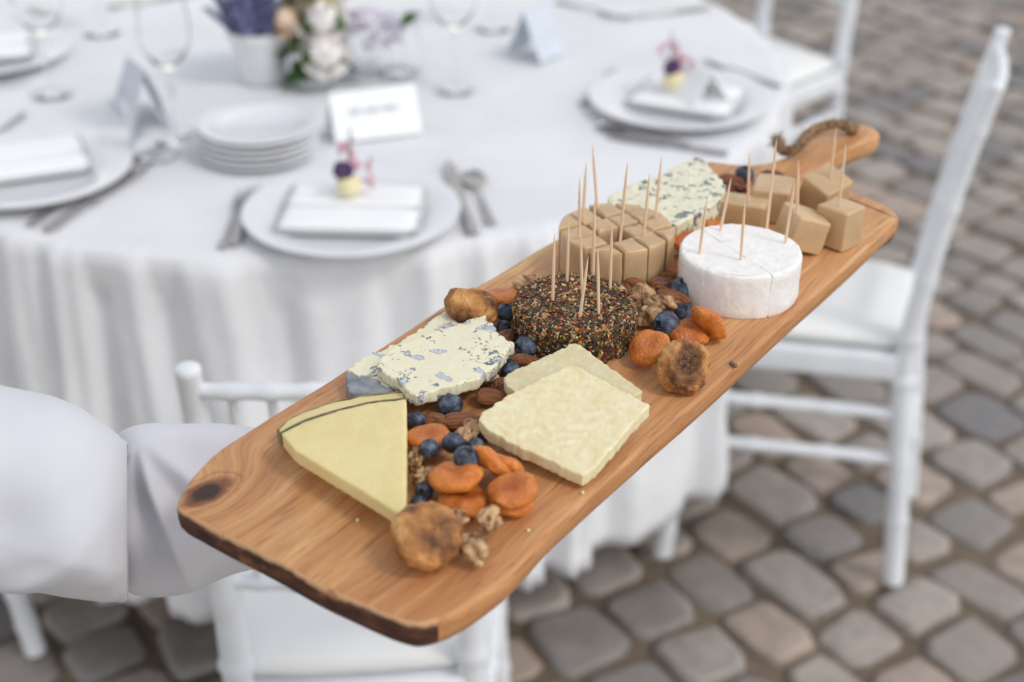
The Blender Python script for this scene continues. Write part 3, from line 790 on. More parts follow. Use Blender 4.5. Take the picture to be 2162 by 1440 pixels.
c_wh = round_at(1564, 527, .032)
white = cut_round('white_cheese_round', c_wh, .0415, .0325, math.radians(64), [-.0125, .015], [.005], .0002, MT['white_cheese'], .0005, 42, jitter=.0001, bev=.0026, bev_in=.0003)
on_board(white, 'white soft cheese round with faint cuts and five picks', 'cheese')
c_hb = round_at(1213, 634, .027)
herb = cut_round('spiced_cheese_round', c_hb, .0385, .0275, math.radians(52), [.004], [.002], .0012, MT['herb_cheese'], .0008, 43, jitter=.0008, bev=.0035)
def flakes():
    rng = random.Random(5); bm = bmesh.new(); cols = []
    pal = [((58, 54, 40), 5), ((84, 74, 50), 5), ((44, 42, 36), 4), ((190, 160, 112), 4), ((222, 202, 160), 2), ((150, 60, 32), 3), ((184, 88, 44), 2), ((206, 150, 60), 2), ((112, 92, 60), 4), ((92, 30, 26), 2)]
    bag = [c for c, k in pal for _ in range(k)]
    R, H = .0385, .0275
    for k in range(9500):
        if rng.random() < .5:
            r = R*math.sqrt(rng.random()); a = rng.uniform(0, 2*math.pi); p = Vector((r*math.cos(a), r*math.sin(a), H)); nrm = Vector((0, 0, 1))
            if r > R-.004:
                q = (r-(R-.004))/.004; p.z -= .0035*q*q; nrm = Vector((math.cos(a)*q, math.sin(a)*q, 1)).normalized()
        else:
            a = rng.uniform(0, 2*math.pi); z = rng.uniform(.0006, H-.001); p = Vector((R*math.cos(a), R*math.sin(a), z)); nrm = Vector((math.cos(a), math.sin(a), 0))
            if z > H-.0035: p -= nrm*.0012
        p = p+nrm*(rng.uniform(.0001, .0012)+.0008*noise.noise(p*150))
        L = rng.uniform(.0008, .0023)*(1 if rng.random() < .85 else 1.6); W = L*rng.uniform(.25, .7); T = min(W, .0006)
        n2 = (nrm+Vector((rng.uniform(-1, 1), rng.uniform(-1, 1), rng.uniform(-1, 1)))*.55).normalized()
        a1 = n2.orthogonal().normalized(); a1.rotate(Matrix.Rotation(rng.uniform(0, 6.28), 3, n2)); a2 = n2.cross(a1)
        vs4 = [bm.verts.new(p+a1*L*x+a2*W*y+n2*T*z) for x, y, z in ((-1, 0, 0), (0, -1, .2), (1, 0, 0), (0, 1, .2), (0, 0, 1), (0, 0, -1))]
        for i in range(4):
            bm.faces.new((vs4[i], vs4[(i+1) % 4], vs4[4])); bm.faces.new((vs4[(i+1) % 4], vs4[i], vs4[5]))
        c = lin(*rng.choice(bag)); kk = rng.uniform(.6, 1.1); cols += [tuple(x*kk for x in c[:3])+(1,)]*6
    me = D.meshes.new('flakes'); bm.to_mesh(me); bm.free()
    at = me.color_attributes.new('flake_colour', 'FLOAT_COLOR', 'POINT'); at.data.foreach_set('color', [x for c in cols for x in c])
    return me
tag(mobj('spice_coating', flakes(), MT['flake'], herb), kind='stuff')
on_board(herb, 'cheese round coated in seeds and dried spice flakes', 'cheese')

# loose tan cheese cubes at the far end: position, size, turn, tilt
def cube(u, v, h, s, rz, rx, ry, label, seed):
    bm = bmesh.new(); box(bm, (0, 0, 0), s, bev=.0021, seg=3)
    for v_ in bm.verts:                                       # one side bulges: it was the rim of a round
        if v_.co.x > 0: v_.co.x += .0022*(1-(v_.co.y/s[1]*2)**2)
    bmesh.ops.subdivide_edges(bm, edges=bm.edges[:], cuts=2, use_grid_fill=True)
    bm.normal_update()
    for v_ in bm.verts: v_.co += v_.normal*(.0005*fbm(v_.co*160+Vector((seed, 0, 0)))+.0012*noise.noise(v_.co*45+Vector((seed*3, 0, 0)))); v_.co.x += v_.co.z*.06*(seed % 3-1); v_.co.y += v_.co.x*.10*(seed % 2-.5)
    o = mobj('cheese_cube', mesh_from(bm, 'cube', True, 45), MT['tan_cheese'])
    p = BL(u, v, h); o.matrix_world = Matrix.Translation(p) @ Matrix.Rotation(math.radians(rz), 4, 'Z') @ Matrix.Rotation(math.radians(rx), 4, 'X') @ Matrix.Rotation(math.radians(ry), 4, 'Y')
    on_board(o, label, 'cheese', 'loose tan cheese cubes')
cube(1563, 446, .0105, (.040, .020, .0205), 100, 0, 0, 'low tan cheese piece lying between the white round and blue wedge', 1)
cube(1629, 420, .0135, (.028, .033, .0265), -70, 0, 0, 'tan cheese block in the shade behind the leaning cube', 2)
cube(1692, 482, .0165, (.027, .030, .025), -40, 0, 20, 'tilted tan cheese cube leaning behind the white round', 3)
cube(1771, 474, .0155, (.024, .026, .0305), -8, 0, 3, 'upright tan cheese cube nearest the board corner', 4)
cube(1742, 404, .020, (.028, .028, .025), -20, 14, -10, 'tan cheese cube by the handle, propped on the others', 5)

# toothpicks
def pick(tip, base, hb, label):
    B = PX(base[0], base[1], ZB+hb); x = (tip[0]-1081)/FPX; y = -(tip[1]-720)/FPX
    d = Vector((x, CP+y*SP, -SP+y*CP)); t = (B.x*d.x+B.y*d.y)/(d.x*d.x+d.y*d.y)
    T = Vector((0, 0, CAMH))+d*t; ax = (T-B).normalized(); L = (T-B).length+.008
    bm = bmesh.new(); r = .00105
    lathe(bm, [(.0003, 0), (r*.75, .005), (r, .012), (r, L-.02), (r*.85, L-.012), (r*.5, L-.005), (.00012, L)], 10)
    o = mobj('toothpick', mesh_from(bm, 'pick', True, 60), MT['pick'])
    o.matrix_world = Matrix.Translation(B-ax*.008) @ ax.to_track_quat('Z', 'Y').to_matrix().to_4x4()
    tag(o, label, 'toothpick', 'wooden toothpicks in the cheese')
for t_, b_ in (((1171, 493), (1167, 637)), ((1201, 461), (1197, 597)), ((1242, 541), (1224, 672)), ((1226, 498), (1229, 622)), ((1262, 526), (1264, 665)), ((1256, 419), (1252, 584)), ((1292, 472), (1288, 612))):
    pick(t_, b_, .0275, 'wooden toothpick stuck in the spice-coated round')
for t_, b_ in (((1238, 342), (1231, 460)), ((1224, 374), (1223, 503)), ((1251, 305), (1261, 438)), ((1325, 342), (1309, 511)), ((1372, 365), (1359, 500)), ((1397, 330), (1384, 461))):
    pick(t_, b_, .033, 'wooden toothpick stuck in the cut tan round')
for t_, b_ in (((1493, 417), (1477, 535)), ((1544, 374), (1521, 486)), ((1573, 421), (1564, 549)), ((1640, 291), (1619, 482)), ((1678, 382), (1658, 514))):
    pick(t_, b_, .0325, 'wooden toothpick stuck in the white round')
for t_, b_, h_, l_ in (((1583, 319), (1579, 430), .020, 'wooden toothpick in the low tan cheese piece'), ((1686, 337), (1683, 452), .029, 'wooden toothpick in the tilted tan cube'),
                   ((1766, 266), (1753, 378), .031, 'wooden toothpick in the tan cube by the handle'), ((1786, 302), (1771, 438), .030, 'wooden toothpick in the upright tan cube at the corner')):
    pick(t_, b_, h_, l_)

# berries, nuts, dried fruit
def blob(fun, sub=4):
    bm = bmesh.new(); bmesh.ops.create_icosphere(bm, subdivisions=sub, radius=1)
    for v in bm.verts: v.co = fun(v.co.normalized())
    return bm
def berry_mesh(i):
    rng = random.Random(i); bm = bmesh.new(); n = 30
    sq = rng.uniform(.84, .92)
    prof = [(0, -sq)]+[(math.sin(a), -sq*math.cos(a)) for a in [math.pi*k/16 for k in range(1, 14)]]+[(.36, .83), (.30, .875), (.27, .86), (.2, .76), (0, .72)]
    prof = [(r, z if z > 0 else z) for r, z in prof]
    lathe(bm, prof, n, cap=False)
    for v in bm.verts:
        a = math.atan2(v.co.y, v.co.x); r = math.hypot(v.co.x, v.co.y)
        if v.co.z > .8 and r > .2: k = 1+.22*math.cos(5*a+i); v.co.x *= k; v.co.y *= k; v.co.z += .05*math.cos(5*a+i)
        v.co *= 1+.03*noise.noise(v.co*1.6+Vector((i, 0, 0)))
    for f in bm.faces:
        c = f.calc_center_median()
        if c.z > .7 and math.hypot(c.x, c.y) < .26: f.material_index = 1
    me = mesh_from(bm, 'blueberry', True, 50); me.materials.append(MT['berry']); me.materials.append(MT['berry_dark']); return me
def almond_mesh(i):
    def f(p):
        t = p.x; w = (1-.38*t)*1.0
        q = Vector((p.x*1.0*(1.05 if t > 0 else 1), p.y*.58*w, p.z*.36*w))
        a = math.atan2(p.z, p.y)
        return q*(1+.025*math.sin(a*17+3*noise.noise(p*3+Vector((i, 0, 0))))*(1-t*t)+.04*noise.noise(p*2+Vector((0, i, 0))))
    me = mesh_from(blob(f), 'almond'); me.materials.append(MT['almond']); return me
def walnut_mesh(i):
    rng = random.Random(40+i); off = Vector((rng.uniform(0, 50), rng.uniform(0, 50), 0)); piece = i % 3 == 1
    def f(p):                                                  # a kernel half: winding ridges parted by sharp grooves, and a deep middle cleft
        q = p*1.0; w_ = q+Vector((noise.noise(q*2+off), noise.noise(q*2+off*2), 0))*.25
        g1 = abs(noise.noise(w_*.85+off))**.6; g2 = abs(noise.noise(w_*2.4+off))**.7
        cleft = math.exp(-((p.y+.1*noise.noise(p*2+off))/.10)**2)
        k = .58+.72*g1+.08*g2-.16*cleft*(p.z > -.3)
        r = Vector((p.x*(.72 if piece else 1.0), p.y*.70, p.z*.52*(1-.25*(p.z < 0))))
        return r*k
    me = mesh_from(blob(f, 5), 'walnut'); me.materials.append(MT['walnut']); return me
def apricot_mesh(i):
    rng = random.Random(70+i); off = Vector((rng.uniform(0, 50), 0, rng.uniform(0, 50)))
    def f(p):
        r = math.hypot(p.x, p.y)
        z = p.z*.46
        dent = .17*math.exp(-(r/.5)**2)
        z = z-dent if p.z > 0 else z+dent*.4
        q = Vector((p.x*(1+.1*noise.noise(p*.9+off)), p.y*(1+.12*noise.noise(p*1.1+off)), z))
        q.z += .16*noise.noise(Vector((p.x, p.y, 0))*1.3+off)
        return q*(1+.05*noise.noise(p*2.6+off)+.012*noise.noise(p*7+off))
    bm = bmesh.new(); bmesh.ops.create_icosphere(bm, subdivisions=4, radius=1); mid = []
    for v in bm.verts:
        p = v.co.normalized(); mid.append(math.exp(-((p.x*p.x+p.y*p.y)/.42))*(p.z > 0)); v.co = f(p)
    me = D.meshes.new('apricot'); bm.to_mesh(me); bm.free()
    for p in me.polygons: p.use_smooth = True
    me.attributes.new('middle', 'FLOAT', 'POINT').data.foreach_set('value', mid)
    me.materials.append(MT['apricot']); return me
def fig_mesh(i, pit):
    off = Vector((i*9.1, 3, 1))
    def shape(p):
        a = math.atan2(p.y, p.x); r = math.hypot(p.x, p.y)
        q = Vector((p.x, p.y*.92, p.z*.72))
        k = 1+(.022*math.sin(a*17+5*noise.noise(p*1.7+off))+.012*math.sin(a*29+4*noise.noise(p*2.5+off)))*(r**2)+.14*noise.noise(p*1.1+off)+.07*noise.noise(p*3.2+off)
        q *= k
        d = 0
        if p.z > 0:
            e = (p.x-.1)**2/.34+(p.y+.05+.12*noise.noise(p*2+off))**2/.20
            d = math.exp(-e**1.5)
            q.z -= pit*d*(1+.25*noise.noise(p*5+off)); q.z += .10*math.exp(-((e-1.6)/.7)**2)*(1 if pit > .35 else .3)
        return q, d
    bm = bmesh.new(); bmesh.ops.create_icosphere(bm, subdivisions=5, radius=1); pv = []
    for v in bm.verts:
        q, d = shape(v.co.normalized()); v.co = q; pv.append(min(1, d*1.1)*(pit > .35))
    me = D.meshes.new('fig'); bm.to_mesh(me); bm.free()
    for p in me.polygons: p.use_smooth = True
    at = me.attributes.new('pit', 'FLOAT', 'POINT'); at.data.foreach_set('value', pv)
    me.materials.append(MT['fig']); return me
BERRY = [berry_mesh(i) for i in range(3)]; ALM = [almond_mesh(i) for i in range(3)]; WAL = [walnut_mesh(i) for i in range(6)]; APR = [apricot_mesh(i) for i in range(6)]
def put(name, me, u, v, h, size, rot, label, cat, group):
    """u, v: the photo pixel of the thing's middle; h: height of its middle above the board; size: half length in m"""
    o = D.objects.new(name, me); COL.objects.link(o); p = BL(u, v, h)
    s = (size,)*3 if not isinstance(size, tuple) else size
    rx, ry, rz = (math.radians(a) for a in rot)
    o.matrix_world = BM @ (Matrix.Translation(p) @ Matrix.Rotation(rz, 4, 'Z') @ Matrix.Rotation(ry, 4, 'Y') @ Matrix.Rotation(rx, 4, 'X') @ Matrix.Diagonal((*s, 1)))
    tag(o, label, cat, group); return o
rb = random.Random(11)
def berry(u, v, px, label, h=None, rot=None):
    P = PX(u, v, ZB+.008); _, _, dep = project(P); R = px/2*dep/FPX
    rot = rot or (rb.uniform(-50, 50), rb.uniform(-70, 30), rb.uniform(-60, 60))
    put('blueberry', BERRY[rb.randrange(3)], u, v, (h if h is not None else R*.93), R, rot, label, 'blueberry', 'blueberries on the board')
for a in ((1572, 368, 42, 'blueberry beside the pecans at the handle'), (1481, 466, 48, 'blueberry between the blue wedge and white round'),
          (1360, 580, 46, 'blueberry pressed against the cut tan round'), (1392, 607, 40, 'small blueberry among almonds left of white round'), (1440, 610, 54, 'blueberry touching the side of the white round'),
          (1445, 661, 44, 'blueberry in front of the white round, next to the dried apricot'), (1407, 686, 60, 'large blueberry above the apricot and open fig'),
          (1068, 659, 42, 'blueberry left of the spiced round, near the dark fig'), (1064, 692, 34, 'small blueberry between blue cheese and spiced round'),
          (1111, 733, 54, 'plump blueberry in front of the spiced round'), (1073, 757, 42, 'blueberry at the ragged tip of the blue cheese'), (1078, 782, 42, 'blueberry tucked under the aged cheese slice'),
          (950, 857, 57, 'lone dark blueberry in front of the blue cheese'), (878, 889, 44, 'blueberry at the upper side of the wedge'),
          (1018, 917, 38, 'blueberry at the edge of the aged cheese'), (895, 1037, 40, 'blueberry beside the apricot pile, above the fig'), (883, 1062, 38, 'blueberry squeezed between wedge tip and fig')):
    berry(*a)
berry(907, 948, 46, 'blueberry perched on the apricot by the wedge', .013); berry(957, 936, 50, 'blueberry on top behind the largest apricot', .016)
berry(984, 967, 54, 'blueberry sitting on the largest apricot', .022, (18, -10, 30)); berry(1003, 943, 40, 'blueberry half hidden behind another on the apricot', .015)
GA = 'almonds on the board'; ra = random.Random(21)
for u, v, rz, L, h, lab in ((975, 888, 5, 72, .006, 'almond lying above the apricots near the lone blueberry'), (924, 889, -32, 60, .0055, 'almond between two blueberries beside the wedge'),
                       (1040, 838, -8, 54, .0065, 'almond at the corner of the aged cheese slice'), (1075, 812, 20, 60, .006, 'almond half under the aged cheese'), (1062, 828, -50, 50, .004, 'almond beneath other almonds by the aged cheese'),
                       (1110, 761, 5, 56, .006, 'almond in front of the spiced round'), (1066, 712, 60, 40, .006, 'almond beside the blue cheese tip'),
                       (1419, 629, -25, 66, .008, 'almond lying over walnuts before the white round'), (1408, 584, -10, 56, .006, 'almond behind the blueberries near the tan round'), (1402, 600, 5, 56, .008, 'almond under the blueberry by the white round'),
                       (1343, 598, -35, 56, .008, 'almond leaning on the spiced round'), (1330, 612, -60, 48, .005, 'almond wedged beside the spiced round')):
    P = PX(u, v, ZB+h); _, _, dep = project(P); Lm = max(.0105, L/2*dep/FPX*1.2)
    put('almond', ALM[ra.randrange(3)], u, v, h, Lm, (ra.uniform(-20, 20), ra.uniform(-14, 14), rz-55), lab, 'almond', GA)
rw = random.Random(31)
for k, (u, v, L, h, rz, lab) in enumerate(((880, 966, 50, .008, 20, 'walnut piece beside the wedge and apricot'), (893, 1006, 60, .008, 80, 'walnut piece under the blueberries by the largest apricot'), (987, 912, 54, .008, 10, 'walnut piece next to the aged cheese'),
                                     (958, 1095, 50, .010, 140, 'walnut half behind the fig'), (1030, 1096, 62, .010, 120, 'knobbly walnut piece in front of the apricots'), (998, 1158, 72, .009, 50, 'dark walnut piece nearest the board end'),
                                     (1108, 599, 52, .008, -20, 'walnut piece behind the spiced round'), (1030, 796, 56, .007, 30, 'walnut piece under the blue cheese tip'),
                                     (1358, 627, 56, .010, 30, 'walnut piece right of the spiced round'), (1404, 638, 54, .010, 100, 'walnut piece between almond and blueberry'), (1374, 662, 78, .009, 0, 'large walnut half beside the spiced round'))):
    P = PX(u, v, ZB+h); _, _, dep = project(P); Lm = L/2*dep/FPX*1.3
    put('walnut_piece', WAL[k % 6], u, v, h, Lm, (rw.uniform(-25, 25), rw.uniform(-25, 25), rz), lab, 'walnut', 'walnut pieces on the board')
for u, v, rz, lab in ((1618, 372, 0, 'pecan half by the blueberry at the handle'), (1640, 374, 40, 'pecan half at the foot of the board handle'), (1545, 380, -50, 'almond by the blueberry at the handle'), (1538, 408, 10, 'pecan half beside the veined wedge'), (1557, 398, 60, 'pecan half behind the low tan piece')):
    nm = 'almond' if 'almond' in lab else 'pecan_half'
    o = put(nm, ALM[1], u, v, .006, .0105, (10, 8, rz), lab, nm.split('_')[0], 'almonds on the board' if nm == 'almond' else 'pecan halves on the board')
    if nm != 'almond':
        me = WAL[2] if rz else WAL[4]; o.data = me.copy(); o.data.materials.clear(); o.data.materials.append(MT['pecan'])
GP = 'dried apricots on the board'; k = 0
for u, v, L, h, rot, lab in ((905, 926, 100, .010, (0, 10, 20), 'dried apricot against the wedge under a blueberry'), (978, 1058, 104, .006, (0, 0, 90), 'dried apricot at the bottom of the pile'),
                        (962, 1006, 112, .0165, (-6, 4, 0), 'largest dried apricot, topmost of the pile'), (1038, 975, 104, .016, (38, 42, 30), 'dried apricot standing on edge beside the blueberries'), (1070, 982, 88, .013, (36, 46, 40), 'dried apricot on edge beside the aged cheese'),
                        (1082, 1058, 98, .0065, (0, 0, 60), 'lower dried apricot of the front pair'), (1083, 1036, 104, .0150, (0, -6, 10), 'upper dried apricot of the front pair, dented middle'),
                        (1371, 733, 90, .012, (-22, -22, 40), 'plump dried apricot in front of the spiced round'), (1458, 702, 92, .006, (0, 0, 20), 'dried apricot lying flat behind the open fig'), (1496, 682, 92, .013, (62, 20, 62), 'dried apricot on edge before the white round'),
                        (1062, 626, 80, .007, (0, 10, 10), 'dried apricot behind the spiced round at the board edge'), (1442, 502, 76, .012, (30, 0, 0), 'dried apricot between tan and white rounds'), (1500, 470, 70, .010, (20, 0, 60), 'dried apricot under the blueberry behind the white round'), (1425, 570, 60, .006, (0, 0, 30), 'dried apricot beneath almonds left of white round')):
    P = PX(u, v, ZB+h); _, _, dep = project(P); Lm = L/2*dep/FPX
    put('dried_apricot', APR[k % 6], u, v, h, Lm, rot, lab, 'apricot', GP); k += 1
put('dried_fig', fig_mesh(1, .25), 897, 1130, .0160, .0195, (6, -10, 60), 'whole wrinkled dried fig near the end of the board', 'fig', 'dried figs')
put('dried_fig', fig_mesh(2, .40), 1443, 776, .0140, .0176, (26, -34, 0), 'opened dried fig with dark hollow middle', 'fig', 'dried figs')
put('dried_fig', fig_mesh(3, .3), 996, 648, .0145, .0185, (20, -10, 100), 'dark dried fig behind the blue cheese at the board edge', 'fig', 'dried figs')
# crumbs
for i, (u, v) in enumerate(((1545, 767), (1552, 772), (690, 990), (815, 1085), (755, 1098), (705, 1015), (1230, 1040), (830, 1105), (1115, 1120))):
    bm = blob(lambda p: p*(1+.3*noise.noise(p*2+Vector((i, 0, 0)))), 2)
    put('cheese_crumb' if i > 1 else 'spice_crumb', (lambda me: (me.materials.append(MT['parm'] if i > 1 else MT['rind_dark']), me)[1])(mesh_from(bm, 'crumb')), u, v, .0008, .0011 if i > 1 else .0016, (0, 0, i*40),
        'tiny pale cheese crumb on the bare wood' if i > 1 else 'dark spice crumb near the front edge of the board', 'crumb', 'pale crumbs' if i > 1 else 'dark crumbs')

# ------------------------------------------------------------------ the person who carries the board (sleeve in view)
person = empty('person', (-.66, .62, 0))
tag(person, 'person in a loose white shirt carrying the board on one forearm', 'person')
def skin_body():
    J = {}; E = []
    def add(k, co, r, parent=None):
        J[k] = (len(J), Vector(co)-Vector((-.66, .62, 0)), r)
        if parent: E.append((J[parent][0], J[k][0]))
    zb = ZB-BT
    add('pelvis', (-.66, .62, .95), (.13, .16)); add('waist', (-.66, .62, 1.10), (.115, .145), 'pelvis'); add('chest', (-.655, .62, 1.30), (.13, .18), 'waist')
    add('neck0', (-.65, .62, 1.44), (.07, .08), 'chest'); add('neck', (-.64, .62, 1.50), (.055, .055), 'neck0'); add('jaw', (-.615, .62, 1.56), (.075, .065), 'neck')
    add('head', (-.63, .62, 1.65), (.095, .078), 'jaw'); add('crown', (-.635, .62, 1.73), (.065, .055), 'head')
    for s, k in ((-1, 'r'), (1, 'l')):
        add('hip'+k, (-.66, .62+s*.09, .86), (.095, .09), 'pelvis'); add('knee'+k, (-.645, .62+s*.10, .49), (.062, .06), 'hip'+k)
        add('ankle'+k, (-.67, .62+s*.10, .09), (.04, .038), 'knee'+k); add('toe'+k, (-.53, .62+s*.11, .045), (.03, .04), 'ankle'+k)
        add('sh'+k, (-.655, .62+s*.18, 1.385), (.065, .06), 'chest')
    add('elr', (-.60, .655, 1.03), (.042, .042), 'shr'); add('fore', (-.36, .728, .99), (.022, .022), 'elr'); add('wrr', (-.12, .764, .995), (.021, .020), 'fore'); add('par', (-.03, .765, zb-.016), (.012, .036), 'wrr')
    add('ell', (-.72, .86, 1.10), (.045, .045), 'shl'); add('wrl', (-.66, .88, .86), (.026, .024), 'ell'); add('pal', (-.65, .88, .78), (.016, .034), 'wrl')
    for n_, (dx, dy, L) in enumerate(((.6, .8, .055), (.86, .5, .075), (.98, .2, .08), (.98, -.1, .075), (.9, -.38, .06))):
        b0 = Vector((-.03, .765, zb-.013)); d = Vector((dx, dy, 0)).normalized()
        add('f%d' % n_, b0+d*.045+Vector((0, 0, .002)), (.009, .009), 'par'); add('g%d' % n_, b0+d*(.045+L*.5)+Vector((0, 0, .0035)), (.0085, .0085), 'f%d' % n_); add('h%d' % n_, b0+d*(.045+L)+Vector((0, 0, .0035)), (.0075, .0075), 'g%d' % n_)
        b1 = Vector((-.65, .88, .78)); add('p%d' % n_, b1+Vector((.012*(n_-2), -.004, -.04)), (.009, .009), 'pal'); add('q%d' % n_, b1+Vector((.014*(n_-2)+.008, -.012, -.04-L*.8)), (.008, .008), 'p%d' % n_)
    me = D.meshes.new('body'); me.from_pydata([j[1] for j in J.values()], E, []); me.update()
    o = mobj('body', me, [MT['shirt'], MT['skin'], MT['trousers']], person)
    o.modifiers.new('skin', 'SKIN'); o.modifiers.new('sub', 'SUBSURF').levels = 2; o.modifiers['sub'].render_levels = 2
    if not me.skin_vertices: 
        bpy.context.view_layer.objects.active = o
    for k, (i, co, r) in J.items():
        sv_ = me.skin_vertices[0].data[i]; sv_.radius = r; sv_.use_root = (k == 'pelvis')
    dg = bpy.context.evaluated_depsgraph_get(); ev = o.evaluated_get(dg); m2 = D.meshes.new_from_object(ev)
    o.modifiers.clear(); o.data = m2; m2.materials.clear()
    for x in (MT['shirt'], MT['skin'], MT['trousers']): m2.materials.append(x)
    for p in m2.polygons:
        p.use_smooth = True; c = p.center+Vector((-.66, .62, 0))
        mi = 0
        if c.z < .98: mi = 2
        if c.z > 1.475: mi = 1
        if c.x > -.14: mi = 1
        if c.y > .83 and c.z < .90: mi = 1
        p.material_index = mi
    return o
body = skin_body()
bm = blob(lambda p: Vector((p.x*.104, p.y*.088, p.z*.10)) if (p.z > -.2 and (p.x < .45 or p.z > .55)) else Vector((p.x*.07-.01, p.y*.07, p.z*.08)), 3)
hair = mobj('hair', mesh_from(bm, 'hair'), MT['hair'], person); hair.location = (.025, 0, 1.675)
def sleeve():
    # the puffed upper part ends in a rolled edge; the gathered forearm part comes out from inside it
    A = [(-1210, 1090, 1190, .645, .028), (-1120, 1010, 1245, .645, .050), (-850, 850, 1190, .645, .058), (-640, 770, 1150, .645, .060), (-420, 735, 1135, .645, .060), (-200, 775, 1170, .66, .062), (-60, 800, 1195, .667, .062), (0, 813, 1207, .67, .062), (60, 824, 1217, .67, .062), (120, 839, 1228, .67, .061), (180, 866, 1240, .671, .058), (225, 895, 1246, .674, .054),
         (250, 915, 1250, .678, .050), (264, 928, 1247, .683, .049), (268, 931, 1243, .689, .048), (258, 934, 1250, .698, .046), (235, 936, 1248, .707, .043), (205, 938, 1246, .714, .040), (175, 940, 1243, .718, .036)]
    B = [(190, 960, 1190, .755, .020), (240, 905, 1230, .748, .030), (280, 888, 1252, .743, .038), (330, 881, 1252, .745, .041), (380, 882, 1241, .748, .043), (430, 884, 1228, .75, .044), (500, 889, 1205, .753, .043), (580, 900, 1182, .756, .040), (660, 915, 1160, .758, .036), (740, 930, 1140, .76, .033), (790, 940, 1130, .761, .032)]
    bm = bmesh.new(); NR = 120; lim = ZB-BT-.0015
    rid = lambda t: (1-abs(2*(t-math.floor(t))-1))**1.4
    for part, st in ((0, A), (1, B)):
        S = []; rings = []
        for i in range(len(st)-1):
            p0, p1, p2, p3 = st[max(i-1, 0)], st[i], st[i+1], st[min(i+2, len(st)-1)]
            for k in range(8):
                t = k/8
                S.append(tuple(.5*(2*p1[q]+(p2[q]-p0[q])*t+(2*p0[q]-5*p1[q]+4*p2[q]-p3[q])*t*t+(3*p1[q]-p0[q]-3*p2[q]+p3[q])*t**3) for q in range(5)))
        S.append(st[-1])
        for n_, (u, vt, vb, yc, ry) in enumerate(S):
            T = PXY(u, vt, yc+.012); B_ = PXY(u, vb, yc-.008); ring = []
            for k in range(NR):
                a = 2*math.pi*k/NR
                z = (T.z+B_.z)/2+(T.z-B_.z)/2*math.sin(a); x = B_.x+(T.x-B_.x)*(math.sin(a)*.5+.5)
                yy = yc-ry*math.cos(a)*(1-.25*max(0, math.sin(a))); front = max(0, math.cos(a))
                dsp = .0030*noise.noise(Vector(((x+.55*z)*24, z*9, 3)))+.0020*noise.noise(Vector((x*30-z*40, z*34, 8)))
                if part:
                    dx, dz = x+.232, z-1.05; th = math.atan2(dz, dx+.006); dist = math.hypot(dx, dz); wob = .28*noise.noise(Vector((x*13, z*13, 2)))
                    dsp += .0125*(rid(th*1.3+.12+wob)-.42)*min(1, dist/.03)*math.exp(-dist/.16)*front
                else:
                    w2 = .25*noise.noise(Vector((x*9, z*9, 5)))
                    dsp += .0085*(rid((z-1.0)*13-(x+.3)*7+w2)-.4)*front*min(1, max(0, (-.235-x)/.05))
                    dsp += .006*(rid((z-1.0)*9+(x+.3)*16+w2)-.4)*front*max(0, min(1, (1.03-z)/.05))*min(1, max(0, (-.235-x)/.05))
                yy -= dsp*math.cos(a)*1.4; z += dsp*math.sin(a)*.7
                if part:
                    top = lim+.03*max(0, min(1, (-.190-x)/.03)); z = z if z < top-.004 else top-.004+.004*math.tanh((z-top+.004)/.004)
                x = (u-1081)/FPX*(yy*CP+(CAMH-z)*SP)
                ring.append(bm.verts.new(Vector((x, yy, z))-Vector((-.66, .62, 0))))
            rings.append(ring)
        for a, b in zip(rings, rings[1:]):
            for k in range(NR): bm.faces.new((a[k], a[(k+1) % NR], b[(k+1) % NR], b[k]))
    for _ in range(1): bmesh.ops.smooth_vert(bm, verts=bm.verts, factor=.5, use_axis_x=True, use_axis_y=True, use_axis_z=True)
    o = mobj('shirt_sleeve', mesh_from(bm, 'sleeve'), MT['shirt'], person)
    so = o.modifiers.new('thick', 'SOLIDIFY'); so.thickness = .0008
    return o
sleeve()

# ------------------------------------------------------------------ the laid table
ZT = .7535
def plate_mesh(R, dish=.35):
    bm = bmesh.new(); h = R*.11
    lathe(bm, [(0, .0045), (R*.60, .0045), (R*.66, .007), (R*.72, .010), (R*.97, h+.004), (R, h+.0035), (R*.995, h+.001), (R*.74, .003), (R*.62, 0), (R*.3, 0), (0, .001)], 72, cap=False)
    me = mesh_from(bm, 'plate', True, 50); me.materials.append(MT['porcelain']); return me
DINNER = plate_mesh(.142); SMALL = plate_mesh(.086)
def plate(me, u, v, z, label, group=None, name='plate'):
    p = PX(u, v, z+.010); o = D.objects.new(name, me); COL.objects.link(o); o.location = (p.x, p.y, z)
    tag(o, label, 'plate', group); return o
GD = 'white dinner plates at the settings'
P1 = plate(DINNER, 743, 452, ZT, 'white dinner plate with a square napkin and pink favour, beside the board', GD)
P2 = plate(DINNER, 1434, 213, ZT, 'white dinner plate behind the board handle, with folded napkin and pink sprig', GD)
P3 = plate(DINNER, 62, 362, ZT, 'white dinner plate with napkin next to the shiny knives', GD)
P4 = plate(DINNER, -28, 112, ZT, 'white dinner plate beyond the other napkin plate, far from the board', GD)
P5 = plate(DINNER, 1350, -62, ZT, 'white dinner plate at the far side of the table', GD)
for k in range(5):
    plate(SMALL, 550, 325, ZT+k*.0092, ('bottom small side plate of the stack, resting on the cloth', 'small side plate second from the bottom of the stack', 'middle small side plate of the stack', 'small side plate second from the top of the stack', 'topmost small side plate of the stack, open to the sky')[k], 'side plates stacked up', 'side_plate').location.xy = PX(550, 325, ZT).xy+Vector((random.uniform(-.0015, .0015), random.uniform(-.0015, .0015)))
